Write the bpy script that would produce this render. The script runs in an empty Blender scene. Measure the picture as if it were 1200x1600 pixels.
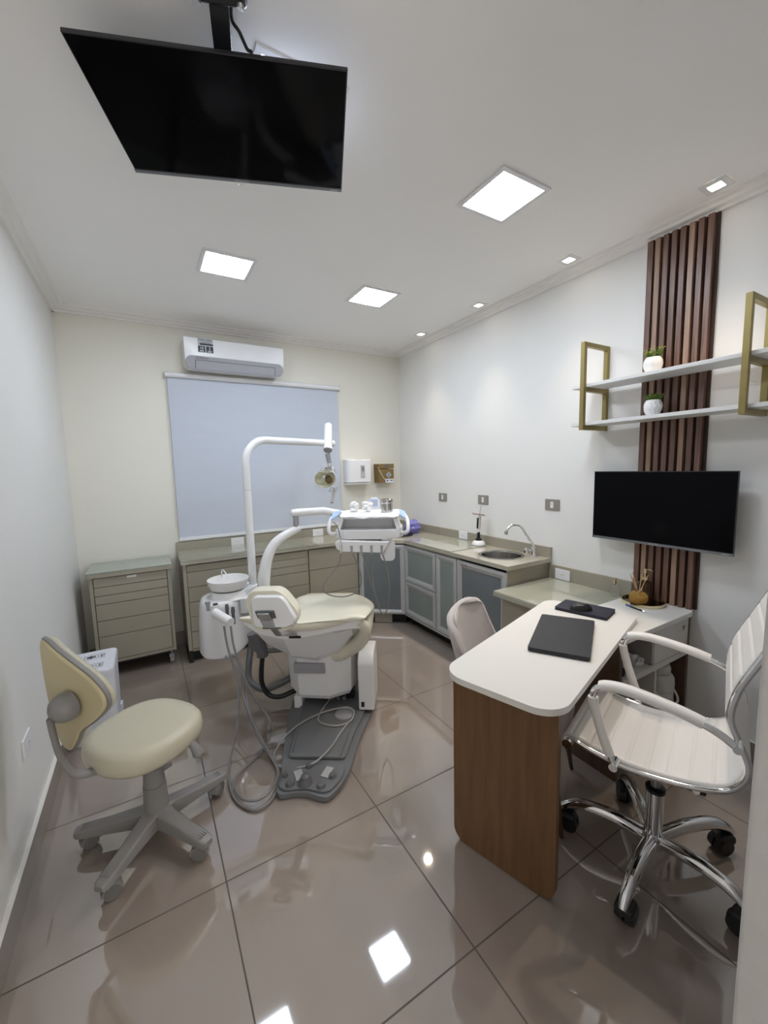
import bpy, bmesh, math, random
from mathutils import Vector, Matrix
random.seed(7)
S = bpy.context.scene
COL = S.collection
PI = math.pi

# ------------------------------------------------------------------ camera
cam_data = bpy.data.cameras.new('camera')
cam_data.sensor_fit = 'VERTICAL'
cam_data.sensor_height = 24.0
cam_data.lens = 9.51810
cam_data.clip_start = 0.02
cam = bpy.data.objects.new('camera', cam_data)
COL.objects.link(cam)
cam.matrix_world = Matrix(((0.8614013, 0.0763256, -0.5021576, 0.0000000), (-0.5073534, 0.0824072, -0.8577888, 0.0000000), (-0.0240898, 0.9936717, 0.1097097, 1.5000000), (0.0000000, 0.0000000, 0.0000000, 1.0000000)))
S.camera = cam

# ------------------------------------------------------------------ world, exposure, light levels
S.view_settings.view_transform = 'Standard'
S.view_settings.look = 'None'
S.view_settings.gamma = 1.0
S.view_settings.use_curve_mapping = False
S.view_settings.exposure = 0.0
PANEL_STRENGTH = 48.0
PANEL_COLOR = (0.865, 0.955, 1.08)
SPOT_POWER = 45.0
SPOT_COLOR = (1.0, 0.86, 0.70)
w = bpy.data.worlds.new('world'); S.world = w; w.use_nodes = True
w.node_tree.nodes['Background'].inputs[0].default_value = (1.0, 0.965, 0.92, 1)
w.node_tree.nodes['Background'].inputs[1].default_value = 1.8

# ------------------------------------------------------------------ materials
MATS = {}
def mat(name, col, rough=0.5, metal=0.0, var=0.0, scale=8.0, bump=0.0, bscale=60.0, stretch=(1,1,1), coat=0.0,
        trans=0.0, ior=1.45, emit=None, estr=0.0, spec=0.5, col2=None, sheen=0.0, alpha=1.0):
    if name in MATS: return MATS[name]
    m = bpy.data.materials.new(name); m.use_nodes = True
    nt = m.node_tree; b = nt.nodes['Principled BSDF']
    b.inputs['Roughness'].default_value = rough
    b.inputs['Metallic'].default_value = metal
    b.inputs['IOR'].default_value = ior
    b.inputs['Specular IOR Level'].default_value = spec
    b.inputs['Coat Weight'].default_value = coat
    b.inputs['Coat Roughness'].default_value = 0.03
    b.inputs['Transmission Weight'].default_value = trans
    b.inputs['Sheen Weight'].default_value = sheen
    b.inputs['Alpha'].default_value = alpha
    c = (*col, 1)
    b.inputs['Base Color'].default_value = c
    if emit:
        b.inputs['Emission Color'].default_value = (*emit, 1)
        b.inputs['Emission Strength'].default_value = estr
    if var > 0 or bump > 0 or col2:
        tc = nt.nodes.new('ShaderNodeTexCoord'); mp = nt.nodes.new('ShaderNodeMapping')
        mp.inputs['Scale'].default_value = stretch
        nt.links.new(tc.outputs['Object'], mp.inputs['Vector'])
    if var > 0 or col2:
        n = nt.nodes.new('ShaderNodeTexNoise'); n.inputs['Scale'].default_value = scale; n.inputs['Detail'].default_value = 6
        nt.links.new(mp.outputs[0], n.inputs['Vector'])
        r = nt.nodes.new('ShaderNodeMix'); r.data_type = 'RGBA'
        lo = col2 if col2 else tuple(x*(1-var) for x in col)
        hi = col if col2 else tuple(min(1, x*(1+var)) for x in col)
        r.inputs['A'].default_value = (*lo, 1); r.inputs['B'].default_value = (*hi, 1)
        cr = nt.nodes.new('ShaderNodeMapRange'); cr.inputs['From Min'].default_value = 0.3; cr.inputs['From Max'].default_value = 0.7
        nt.links.new(n.outputs['Fac'], cr.inputs['Value'])
        nt.links.new(cr.outputs[0], r.inputs['Factor'])
        nt.links.new(r.outputs['Result'], b.inputs['Base Color'])
    if bump > 0:
        n2 = nt.nodes.new('ShaderNodeTexNoise'); n2.inputs['Scale'].default_value = bscale; n2.inputs['Detail'].default_value = 3
        nt.links.new(mp.outputs[0], n2.inputs['Vector'])
        bp = nt.nodes.new('ShaderNodeBump'); bp.inputs['Strength'].default_value = bump; bp.inputs['Distance'].default_value = 0.002
        nt.links.new(n2.outputs['Fac'], bp.inputs['Height'])
        nt.links.new(bp.outputs[0], b.inputs['Normal'])
    MATS[name] = m
    return m

def floor_mat():
    m = bpy.data.materials.new('porcelain_tile'); m.use_nodes = True
    nt = m.node_tree; L = nt.links; b = nt.nodes['Principled BSDF']
    tc = nt.nodes.new('ShaderNodeTexCoord'); sx = nt.nodes.new('ShaderNodeSeparateXYZ')
    L.new(tc.outputs['Object'], sx.inputs[0])
    def M(op, a, bb=None):
        n = nt.nodes.new('ShaderNodeMath'); n.operation = op
        for i, v in enumerate((a, bb)):
            if v is None: continue
            if isinstance(v, (int, float)): n.inputs[i].default_value = v
            else: L.new(v, n.inputs[i])
        return n.outputs[0]
    lines = []
    for ax, off, pitch in (('X', 0.147, 0.630), ('Y', 0.832, 0.630)):
        f = M('FRACT', M('DIVIDE', M('SUBTRACT', sx.outputs[ax], off - 6.3), pitch))
        d = M('MINIMUM', f, M('SUBTRACT', 1.0, f))
        lines.append(M('LESS_THAN', d, 0.0026 / pitch))
    g = M('MAXIMUM', lines[0], lines[1])
    n = nt.nodes.new('ShaderNodeTexNoise'); n.inputs['Scale'].default_value = 2.5; n.inputs['Detail'].default_value = 8
    L.new(tc.outputs['Object'], n.inputs['Vector'])
    mx = nt.nodes.new('ShaderNodeMix'); mx.data_type = 'RGBA'
    mx.inputs['A'].default_value = (0.272, 0.225, 0.190, 1); mx.inputs['B'].default_value = (0.304, 0.254, 0.216, 1)
    L.new(n.outputs['Fac'], mx.inputs['Factor'])
    mg = nt.nodes.new('ShaderNodeMix'); mg.data_type = 'RGBA'
    L.new(g, mg.inputs['Factor']); L.new(mx.outputs['Result'], mg.inputs['A'])
    mg.inputs['B'].default_value = (0.105, 0.090, 0.078, 1)
    L.new(mg.outputs['Result'], b.inputs['Base Color'])
    rr = M('ADD', M('MULTIPLY', g, 0.4), 0.035)
    L.new(rr, b.inputs['Roughness'])
    L.new(M('SUBTRACT', 0.5, M('MULTIPLY', g, 0.48)), b.inputs['Specular IOR Level'])
    b.inputs['IOR'].default_value = 2.55
    return m

def wood_mat(name, c1, c2, stretch, scale=9.0, rough=0.4):
    m = bpy.data.materials.new(name); m.use_nodes = True
    nt = m.node_tree; L = nt.links; b = nt.nodes['Principled BSDF']
    tc = nt.nodes.new('ShaderNodeTexCoord'); mp = nt.nodes.new('ShaderNodeMapping'); mp.inputs['Scale'].default_value = stretch
    L.new(tc.outputs['Object'], mp.inputs['Vector'])
    n = nt.nodes.new('ShaderNodeTexNoise'); n.inputs['Scale'].default_value = scale; n.inputs['Detail'].default_value = 7; n.inputs['Distortion'].default_value = 0.6
    L.new(mp.outputs[0], n.inputs['Vector'])
    cr = nt.nodes.new('ShaderNodeValToRGB')
    cr.color_ramp.elements[0].position = 0.3; cr.color_ramp.elements[0].color = (*c1, 1)
    cr.color_ramp.elements[1].position = 0.72; cr.color_ramp.elements[1].color = (*c2, 1)
    L.new(n.outputs['Fac'], cr.inputs[0]); L.new(cr.outputs[0], b.inputs['Base Color'])
    b.inputs['Roughness'].default_value = rough
    MATS[name] = m
    return m

WALL = mat('wall_paint', (0.80, 0.79, 0.765), 0.55, var=0.015, scale=1.5, bump=0.05, bscale=90)
WALLB = mat('cream_wall_paint', (0.81, 0.785, 0.70), 0.55, var=0.015, scale=1.5, bump=0.05, bscale=90)
CEIL = mat('ceiling_paint', (0.915, 0.90, 0.885), 0.8, var=0.01, scale=2, bump=0.05, bscale=80)
JAMB = mat('rough_plaster', (0.53, 0.515, 0.50), 0.8, var=0.03, scale=25, bump=0.35, bscale=220)
CORN = mat('plaster_moulding', (0.86, 0.84, 0.81), 0.6, var=0.004)
BASEB = mat('baseboard_tile', (0.27, 0.235, 0.205), 0.2, var=0.05, scale=3)
LITTOP = mat('baseboard_lit_top', (0.75, 0.74, 0.70), 0.6, var=0.02)  # pale colour stands in for light on the baseboard's top edge
FLOOR = floor_mat()
TAUPE = mat('taupe_laminate', (0.350, 0.320, 0.252), 0.32, var=0.02, scale=5)
TAUPED = mat('taupe_laminate_gap', (0.035, 0.03, 0.024), 0.6, var=0.05)
TOPG = mat('taupe_counter', (0.42, 0.395, 0.32), 0.12, var=0.02, scale=5, coat=0.5)
GLASST = mat('glass_sheet_over_laminate', (0.37, 0.37, 0.30), 0.02, var=0.015, coat=0.6)
GLASSG = mat('glass_sheet_green', (0.30, 0.34, 0.30), 0.05, var=0.015, coat=0.5)
ALU = mat('brushed_aluminium', (0.60, 0.61, 0.62), 0.42, 0.55, var=0.03, scale=20)
FROST = mat('frosted_glass', (0.24, 0.275, 0.258), 0.34, var=0.12, scale=2.2)
FROSTD = mat('frosted_glass_dark', (0.165, 0.182, 0.192), 0.30, var=0.12, scale=2.2)
BLACK = mat('black_plinth', (0.008, 0.008, 0.009), 0.5, var=0.1)
WHITEP = mat('white_plastic', (0.80, 0.80, 0.81), 0.28, var=0.012)
WHITEG = mat('white_enamel', (0.80, 0.80, 0.81), 0.22, var=0.012, coat=0.3)
GREYP = mat('grey_plastic', (0.33, 0.33, 0.35), 0.4, var=0.03)
GREYAC = mat('grey_louvre', (0.40, 0.40, 0.44), 0.4, var=0.02)
DGREY = mat('dark_grey_plastic', (0.12, 0.12, 0.125), 0.45, var=0.05)
BASEG = mat('base_grey', (0.155, 0.16, 0.168), 0.4, var=0.03)
STOOLG = mat('stool_grey_plastic', (0.24, 0.23, 0.225), 0.42, var=0.04, scale=14)
STOOLW = mat('castor_tread', (0.16, 0.155, 0.15), 0.45, var=0.04)
CREAM = mat('cream_vinyl', (0.54, 0.505, 0.39), 0.38, var=0.035, scale=4, bump=0.08, bscale=260)
CREAMC = mat('cream_upholstery', (0.73, 0.70, 0.575), 0.34, var=0.03, scale=4, bump=0.06, bscale=260)
CREAMD = mat('cream_vinyl_edge', (0.46, 0.39, 0.27), 0.42, var=0.05, scale=6)
CREAMB = mat('cream_vinyl_back', (0.56, 0.48, 0.29), 0.42, var=0.03, scale=4)
LEATHER = mat('white_leatherette', (0.80, 0.77, 0.73), 0.36, var=0.015, scale=5, bump=0.1, bscale=200)
CHROME = mat('chrome', (0.78, 0.78, 0.79), 0.07, 1.0, var=0.01)
STEEL = mat('stainless_steel', (0.50, 0.49, 0.475), 0.16, 1.0, var=0.03, scale=12)
SATIN = mat('satin_metal', (0.38, 0.38, 0.39), 0.3, 0.9, var=0.03)
GOLD = mat('brass_bracket', (0.30, 0.235, 0.09), 0.38, 0.6, var=0.04)
GOLDP = mat('polished_gold', (0.78, 0.68, 0.44), 0.18, 1.0, var=0.02)
RUBBER = mat('black_rubber', (0.012, 0.012, 0.013), 0.45, var=0.1)
BLACKP = mat('black_plastic', (0.012, 0.012, 0.014), 0.3, var=0.1)
BLACKM = mat('matte_black', (0.022, 0.022, 0.027), 0.42, var=0.08, scale=30)
SCREEN = mat('black_screen', (0.003, 0.003, 0.004), 0.07, var=0.05, spec=0.08)
BEZEL = mat('tv_bezel', (0.05, 0.05, 0.055), 0.3, 0.4, var=0.04)
BEZELS = mat('tv_lower_bezel', (0.20, 0.21, 0.23), 0.35, 0.6, var=0.04)
DESKW = mat('desk_white', (0.72, 0.70, 0.66), 0.30, var=0.01, scale=4)
SHELFW = mat('shelf_white', (0.76, 0.75, 0.73), 0.4, var=0.02, scale=9)
CABW = mat('cabinet_white', (0.62, 0.59, 0.55), 0.35, var=0.02)
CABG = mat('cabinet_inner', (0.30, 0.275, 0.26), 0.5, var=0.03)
BLIND = mat('blind_fabric', (0.565, 0.605, 0.685), 0.75, var=0.015, scale=3, bump=0.15, bscale=400, stretch=(1, 1, 6))
FABRIC = mat('grey_fabric', (0.52, 0.47, 0.455), 0.85, var=0.05, scale=60, bump=0.3, bscale=500, sheen=0.3)
NAVY = mat('navy_cover', (0.015, 0.016, 0.032), 0.5, var=0.08, scale=20)
HOSE = mat('grey_hose', (0.21, 0.205, 0.205), 0.35, var=0.03)
HOSEL = mat('light_grey_hose', (0.36, 0.35, 0.34), 0.35, var=0.03)
PAPER = mat('white_paper', (0.82, 0.82, 0.84), 0.7, var=0.015, bump=0.1, bscale=40)
COTTON = mat('cotton', (0.85, 0.85, 0.84), 0.95, var=0.02, bump=0.6, bscale=120)
BLUEP = mat('light_blue_panel', (0.36, 0.50, 0.80), 0.35, var=0.02)
BLUED = mat('blue_print', (0.06, 0.12, 0.40), 0.5, var=0.02)
PURPLE = mat('purple_plastic', (0.20, 0.19, 0.50), 0.35, var=0.25, scale=30)
CARD = mat('kraft_card', (0.20, 0.135, 0.045), 0.6, var=0.05, scale=12)
INK = mat('black_ink', (0.01, 0.01, 0.015), 0.5, var=0.05)
NAVYL = mat('sticker_navy', (0.012, 0.013, 0.03), 0.45, var=0.05)
LGREY = mat('sticker_grey', (0.45, 0.46, 0.47), 0.5, var=0.03)
TAUPEP = mat('switch_taupe', (0.27, 0.245, 0.215), 0.4, var=0.02)
AMBER = mat('amber_glass', (0.10, 0.042, 0.012), 0.06, trans=0.5, ior=1.5, var=0.02)
AMBERL = mat('diffuser_oil', (0.85, 0.50, 0.12), 0.05, trans=0.35, ior=1.2, var=0.02)
CLEAR = mat('clear_glass', (0.97, 0.98, 0.98), 0.02, trans=1.0, ior=1.22, var=0.005)
REED = mat('reed_stick', (0.62, 0.42, 0.22), 0.7, var=0.1, scale=40)
MIRROR = mat('dark_mirror', (0.35, 0.30, 0.25), 0.05, 1.0, var=0.02)
LEAF = mat('leaf', (0.12, 0.22, 0.03), 0.5, var=0.35, scale=40)
LEAFT = mat('leaf_tip', (0.42, 0.42, 0.06), 0.5, var=0.3, scale=40)
CERAM = mat('white_ceramic', (0.82, 0.81, 0.80), 0.3, var=0.01)
RED = mat('red_stripe', (0.45, 0.04, 0.03), 0.4, var=0.05)
ORANGE = mat('orange_shield', (0.22, 0.08, 0.045), 0.15, var=0.05)
REFL = mat('yellow_reflector', (0.88, 0.86, 0.66), 0.12, 0.1, var=0.15, scale=25)
BRONZE = mat('lamp_socket', (0.16, 0.115, 0.06), 0.35, 0.7, var=0.1)
BINW = mat('bin_white', (0.72, 0.73, 0.79), 0.35, var=0.012)
GLOWP = mat('panel_diffuser', (0.9, 0.95, 1), 0.5, var=0.002, emit=PANEL_COLOR, estr=PANEL_STRENGTH)
GLOWS = mat('spot_lens', (1, 0.9, 0.8), 0.3, var=0.002, emit=(1.0, 0.90, 0.76), estr=14.0)
DESKWOOD = wood_mat('desk_wood', (0.112, 0.053, 0.019), (0.182, 0.092, 0.036), (7, 7, 0.55), 5.0, 0.42)
DARKWOOD = wood_mat('cabinet_wood', (0.060, 0.030, 0.014), (0.10, 0.052, 0.026), (7, 7, 0.6), 5.0, 0.4)
SLATW = wood_mat('slat_wood', (0.105, 0.052, 0.038), (0.215, 0.120, 0.086), (20, 20, 0.7), 6.0, 0.38)
SLATL = wood_mat('slat_wood_light', (0.25, 0.150, 0.102), (0.37, 0.24, 0.168), (20, 20, 0.7), 6.0, 0.38)
SLATB = mat('slat_gap', (0.035, 0.018, 0.013), 0.6, var=0.1)

# ------------------------------------------------------------------ mesh helpers
def nb(): return bmesh.new()

def box(bm, a, b, bev=0.0, seg=2):
    a = Vector(a); b = Vector(b)
    r = bmesh.ops.create_cube(bm, size=1.0)
    vs = r['verts']
    for v in vs:
        v.co = Vector([(a[i]+b[i])/2 + v.co[i]*(b[i]-a[i]) for i in range(3)])
    if bev > 0:
        es = set(e for v in vs for e in v.link_edges)
        rb = bmesh.ops.bevel(bm, geom=list(es), offset=bev, segments=seg, affect='EDGES', profile=0.5)
        vs = rb['verts'] if rb['verts'] else vs
    return vs

def obox(bm, c, ux, uy, uz, hx, hy, hz, bev=0.0, seg=2):
    """box with its own axes"""
    ux, uy, uz = Vector(ux).normalized(), Vector(uy).normalized(), Vector(uz).normalized()
    t = nb(); box(t, (-hx, -hy, -hz), (hx, hy, hz), bev, seg)
    M = Matrix((ux, uy, uz)).transposed().to_4x4(); M.translation = Vector(c)
    merge(bm, t, M)

def merge(bm, t, M=None):
    if M is not None: bmesh.ops.transform(t, matrix=M, verts=t.verts)
    mp = {v: bm.verts.new(v.co) for v in t.verts}
    for f in t.faces:
        try: bm.faces.new([mp[v] for v in f.verts])
        except ValueError: pass
    t.free()

def ring(bm, pts): return [bm.verts.new(Vector(p)) for p in pts]

def loft(bm, rings, cap=True, closed=True):
    rs = [ring(bm, r) for r in rings]
    n = len(rs[0])
    for a, b in zip(rs, rs[1:]):
        for i in range(n if closed else n-1):
            j = (i+1) % n
            try: bm.faces.new((a[i], a[j], b[j], b[i]))
            except ValueError: pass
    if cap:
        for r in (rs[0][::-1], rs[-1]):
            try: bm.faces.new(r)
            except ValueError: pass
    return rs

def frame(d):
    d = Vector(d).normalized()
    a = Vector((0, 0, 1)) if abs(d.z) < 0.9 else Vector((1, 0, 0))
    u = d.cross(a).normalized()
    return u, d.cross(u).normalized()

def cyl(bm, p0, p1, r0, r1=None, n=24):
    p0, p1 = Vector(p0), Vector(p1); r1 = r0 if r1 is None else r1
    u, v = frame(p1-p0)
    R = [[p + r*(math.cos(2*PI*i/n)*u + math.sin(2*PI*i/n)*v) for i in range(n)] for p, r in ((p0, r0), (p1, r1))]
    loft(bm, R)

def smooth_path(pts, sub=8, closed=False):
    P = [Vector(p) for p in pts]; n = len(P); out = []
    for i in range(n if closed else n-1):
        if closed: p0, p1, p2, p3 = P[(i-1) % n], P[i], P[(i+1) % n], P[(i+2) % n]
        else: p0, p1, p2, p3 = P[max(i-1, 0)], P[i], P[i+1], P[min(i+2, n-1)]
        for k in range(sub):
            t = k/sub
            out.append(0.5*((2*p1)+(-p0+p2)*t+(2*p0-5*p1+4*p2-p3)*t*t+(-p0+3*p1-3*p2+p3)*t**3))
    if not closed: out.append(P[-1])
    return out

def tube(bm, pts, r, n=12, smooth=0, closed=False, flat=None, cap=True):
    """sweep a circle (or a flattened one: flat=(ru,rv)) along pts; r a number or list"""
    rr = list(r) if isinstance(r, (list, tuple)) else None
    if smooth:
        m = len(pts); q = smooth_path(pts, smooth, closed)
        if rr:
            R2 = []
            for k in range(len(q)):
                f = k/smooth; i = min(int(f), m-2); R2.append(rr[i]+(rr[i+1]-rr[i])*min(f-i, 1))
            rr = R2
        pts = q
    P = [Vector(p) for p in pts]; m = len(P)
    tang = []
    for i in range(m):
        if closed: d = P[(i+1) % m]-P[(i-1) % m]
        else: d = P[min(i+1, m-1)]-P[max(i-1, 0)]
        tang.append(d.normalized())
    u, v = frame(tang[0]); rings = []
    for i in range(m):
        if i:
            u = (u - tang[i]*u.dot(tang[i])).normalized(); v = tang[i].cross(u)
        ri = rr[i] if rr else r
        ru, rv = (flat[0], flat[1]) if flat else (ri, ri)
        rings.append([P[i] + ru*math.cos(2*PI*k/n)*u + rv*math.sin(2*PI*k/n)*v for k in range(n)])
    if closed: rings.append(rings[0])
    rs = loft(bm, rings, cap=cap and not closed)
    if closed: bmesh.ops.remove_doubles(bm, verts=bm.verts, dist=1e-6)

def lathe(bm, prof, c=(0, 0, 0), n=32, cap=True):
    c = Vector(c)
    loft(bm, [[c + Vector((r*math.cos(2*PI*i/n), r*math.sin(2*PI*i/n), z)) for i in range(n)] for r, z in prof], cap=cap)

def prism(bm, poly, z0, z1, bev=0.0, axis='z'):
    def P(p, z):
        if axis == 'z': return (p[0], p[1], z)
        if axis == 'y': return (p[0], z, p[1])
        return (z, p[0], p[1])
    t = nb()
    loft(t, [[P(p, z0) for p in poly], [P(p, z1) for p in poly]])
    bmesh.ops.recalc_face_normals(t, faces=t.faces)
    if bev > 0:
        caps = [f for f in t.faces if len(f.verts) == len(poly)]
        es = set(e for f in caps for e in f.edges)
        bmesh.ops.bevel(t, geom=list(es), offset=bev, segments=2, affect='EDGES', profile=0.5)
    merge(bm, t)

def rrect(x0, x1, y0, y1, r, n=6):
    rr = r if isinstance(r, (list, tuple)) else (r,)*4
    out = []
    for (cx, cy, a, q) in ((x1-rr[0], y0+rr[0], -90, rr[0]), (x1-rr[1], y1-rr[1], 0, rr[1]), (x0+rr[2], y1-rr[2], 90, rr[2]), (x0+rr[3], y0+rr[3], 180, rr[3])):
        for k in range(n+1):
            t = math.radians(a+90*k/n); out.append((cx+q*math.cos(t), cy+q*math.sin(t)))
    return out

def round_poly(poly, r, n=4):
    out = []; m = len(poly)
    for i in range(m):
        p = Vector(poly[i]).to_2d() if len(poly[i]) > 2 else Vector(poly[i]); a = Vector(poly[i-1]); b = Vector(poly[(i+1) % m])
        q = min(r, (a-p).length*0.45, (b-p).length*0.45)
        s = p+(a-p).normalized()*q; e = p+(b-p).normalized()*q
        for k in range(n+1):
            t = k/n; out.append(tuple((1-t)**2*s+2*t*(1-t)*p+t*t*e))
    return out

FR = {}
def thing(name, label, cat, loc=(0, 0, 0), rot=0.0, group=None):
    o = bpy.data.objects.new(name, None); COL.objects.link(o)
    o.location = loc; o.rotation_euler = (0, 0, rot); o.empty_display_size = 0.1
    o['label'] = label; o['category'] = cat
    if group: o['group'] = group
    FR[o.name] = Matrix.Translation(loc) @ Matrix.Rotation(rot, 4, 'Z')
    return o

def obj(name, bm, m, parent=None, local=False, sub=0, angle=38, label=None):
    me = bpy.data.meshes.new(name)
    bmesh.ops.recalc_face_normals(bm, faces=bm.faces)
    M = FR.get(parent.name, Matrix()) if parent else Matrix()
    if parent and not local: bmesh.ops.transform(bm, matrix=M.inverted(), verts=bm.verts)
    bm.to_mesh(me); bm.free()
    me.materials.append(m)
    for p in me.polygons: p.use_smooth = True
    me.set_sharp_from_angle(angle=math.radians(angle))
    o = bpy.data.objects.new(name, me); COL.objects.link(o)
    if parent: o.parent = parent
    FR[o.name] = M
    if not sub and len(me.polygons) < 4000:
        wn = o.modifiers.new('face_normals', 'WEIGHTED_NORMAL'); wn.keep_sharp = True; wn.weight = 100
    if sub:
        s = o.modifiers.new('smooth', 'SUBSURF'); s.levels = sub; s.render_levels = sub
    if label: o['label'] = label
    return o

def solo(name, bm, m, label, cat, group=None, **k):
    """a thing that is one mesh; its origin moves to the middle of its base"""
    xs = [v.co.copy() for v in bm.verts]
    c = Vector(((min(p.x for p in xs)+max(p.x for p in xs))/2, (min(p.y for p in xs)+max(p.y for p in xs))/2, min(p.z for p in xs)))
    bmesh.ops.translate(bm, vec=-c, verts=bm.verts)
    o = obj(name, bm, m, **k); o.location = c
    o['label'] = label; o['category'] = cat
    if group: o['group'] = group
    return o

def struct(name, bm, m, angle=30):
    o = obj(name, bm, m, angle=angle); o['kind'] = 'structure'; return o

def dup(root, loc, rot=None, label=None, group=None):
    r = root.copy(); COL.objects.link(r); r.location = loc
    if rot is not None: r.rotation_euler = (0, 0, rot)
    if label: r['label'] = label
    if group: r['group'] = group
    for ch in list(root.children):
        c = ch.copy(); COL.objects.link(c); c.parent = r
        for g in list(ch.children):
            d = g.copy(); COL.objects.link(d); d.parent = c
    return r

def text_mesh(bm, body, size, M, depth=0.0004):
    cu = bpy.data.curves.new('lettering', 'FONT'); cu.body = body; cu.size = size; cu.align_x = 'CENTER'; cu.align_y = 'CENTER'
    cu.extrude = depth
    o = bpy.data.objects.new('lettering', cu); COL.objects.link(o)
    dg = bpy.context.evaluated_depsgraph_get()
    me = bpy.data.meshes.new_from_object(o.evaluated_get(dg))
    t = nb(); t.from_mesh(me)
    bpy.data.objects.remove(o); bpy.data.curves.remove(cu); bpy.data.meshes.remove(me)
    merge(bm, t, M)

def axes(c, ux, uy, uz=None):
    ux, uy = Vector(ux).normalized(), Vector(uy).normalized(); uz = ux.cross(uy)
    M = Matrix((ux, uy, uz)).transposed().to_4x4(); M.translation = Vector(c); return M

# ================================================================== the room
XL, XR, YB, ZC = -0.489, 2.487, 3.871, 2.725
bm = nb(); box(bm, (XL-0.15, -1.7, -0.1), (XR+0.15, YB+0.15, 0)); struct('floor', bm, FLOOR)
bm = nb(); box(bm, (XL-0.15, -1.7, ZC), (XR+0.15, YB+0.15, ZC+0.1)); struct('ceiling', bm, CEIL)
bm = nb(); box(bm, (XL-0.15, -1.7, 0), (XL, YB+0.15, ZC)); struct('wall_left', bm, WALL)
bm = nb(); box(bm, (XR, -1.7, 0), (XR+0.15, YB+0.15, ZC)); struct('wall_right', bm, WALL)
bm = nb(); box(bm, (XL, YB, 0), (XR, YB+0.15, ZC)); struct('wall_back', bm, WALLB)
bm = nb(); box(bm, (0.712, 0.0, 0), (XR, 0.2, ZC), 0.006); struct('wall_front', bm, JAMB)
# stepped plaster cornice
prof = [(0, 2.68), (0.018, 2.68), (0.022, 2.692), (0.045, 2.697), (0.049, 2.710), (0.072, 2.714), (0.075, ZC), (0, ZC)]
def cornice(name, f, a, b):
    bm = nb(); loft(bm, [[f(d, z, t) for d, z in prof] for t in (a, b)]); struct(name, bm, CORN, 3)
cornice('trim_1', lambda d, z, t: (XL+d, t, z), -1.6, YB)
cornice('trim_2', lambda d, z, t: (XR-d, t, z), 0.2, YB)
cornice('trim_3', lambda d, z, t: (t, YB-d, z), XL, XR)
def baseboard(name, a, b):
    bm = nb(); box(bm, a, b, 0.002); struct(name, bm, BASEB)
baseboard('baseboard_left', (XL, -1.6, 0), (XL+0.016, YB, 0.112))
baseboard('baseboard_back', (XL+0.016, YB-0.016, 0), (2.05, YB, 0.112))
baseboard('baseboard_right', (XR-0.016, 0.2, 0), (XR, 0.97, 0.112))
bm = nb(); box(bm, (XL, -1.6, 0.112), (XL+0.0155, YB, 0.1145)); struct('trim_4', bm, LITTOP)  # lit top edge of the left baseboard, painted as a pale strip
bm = nb(); box(bm, (XR-0.0155, 0.2, 0.112), (XR, 0.97, 0.1145)); struct('trim_5', bm, LITTOP)  # same painted light along the right baseboard's top

# ================================================================== lights in the ceiling
def panel_light(x, y, label):
    t = thing('ceiling_panel_light', label, 'ceiling light', (x, y, ZC), 0, 'square LED panels in the ceiling')
    bm = nb(); h, i = 0.148, 0.127
    for (a, b, c, d) in ((-h, h, -h, -i), (-h, h, i, h), (-h, -i, -i, i), (i, h, -i, i)):
        box(bm, (a, c, -0.008), (b, d, -0.0005), 0.001)
    obj('frame', bm, WHITEP, t, local=True)
    bm = nb(); box(bm, (-i, -i, -0.006), (i, i, -0.001)); obj('diffuser', bm, GLOWP, t, local=True)
    return t
panel_light(0.5205, 2.687, 'square LED ceiling panel on the far left, near the air conditioner')
panel_light(1.521, 2.687, 'square LED ceiling panel at the far middle, smallest in the picture')
panel_light(1.521, 1.447, 'square LED ceiling panel nearest the right, largest fully visible one')
panel_light(0.5205, 1.447, 'square LED ceiling panel mostly hidden above the ceiling television')

def downlight(x, y, label):
    t = thing('spot_light', label, 'spotlight', (x, y, ZC), 0, 'recessed spotlights along the right wall')
    bm = nb(); h = 0.052
    prof2 = [(0.036, -0.006), (0.036, -0.001)]
    outer = rrect(-h, h, -h, h, 0.004, 7)
    n = len(outer)
    inner = []
    for (px, py) in outer:
        a = math.atan2(py, px); inner.append((0.037*math.cos(a), 0.037*math.sin(a)))
    loft(bm, [[(p[0], p[1], -0.0005) for p in outer], [(p[0], p[1], -0.006) for p in outer], [(p[0], p[1], -0.007) for p in inner], [(p[0], p[1], -0.0005) for p in inner]], cap=False)
    obj('frame', bm, WHITEP, t, local=True)
    bm = nb(); lathe(bm, [(0.0, -0.010), (0.015, -0.0095), (0.028, -0.007), (0.0335, -0.003), (0.034, -0.0005)], n=24, cap=False); obj('lens', bm, GLOWS, t, local=True)
    ld = bpy.data.lights.new('spot_beam', 'SPOT'); ld.energy = SPOT_POWER; ld.color = SPOT_COLOR
    ld.spot_size = math.radians(84); ld.spot_blend = 1.0; ld.shadow_soft_size = 0.03
    lo = bpy.data.objects.new('spot_beam', ld); COL.objects.link(lo); lo.parent = t; lo.location = (0, 0, -0.02); lo.rotation_euler = (0, math.radians(18), 0)
    return t
downlight(2.317, 3.200, 'small recessed spotlight nearest the far corner')
downlight(2.317, 2.442, 'small recessed spotlight second from the far corner')
downlight(2.317, 1.669, 'small recessed spotlight second from the nearest, left of the slatted panel')
downlight(2.317, 0.929, 'small recessed spotlight nearest the camera, above the slatted panel')
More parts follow.
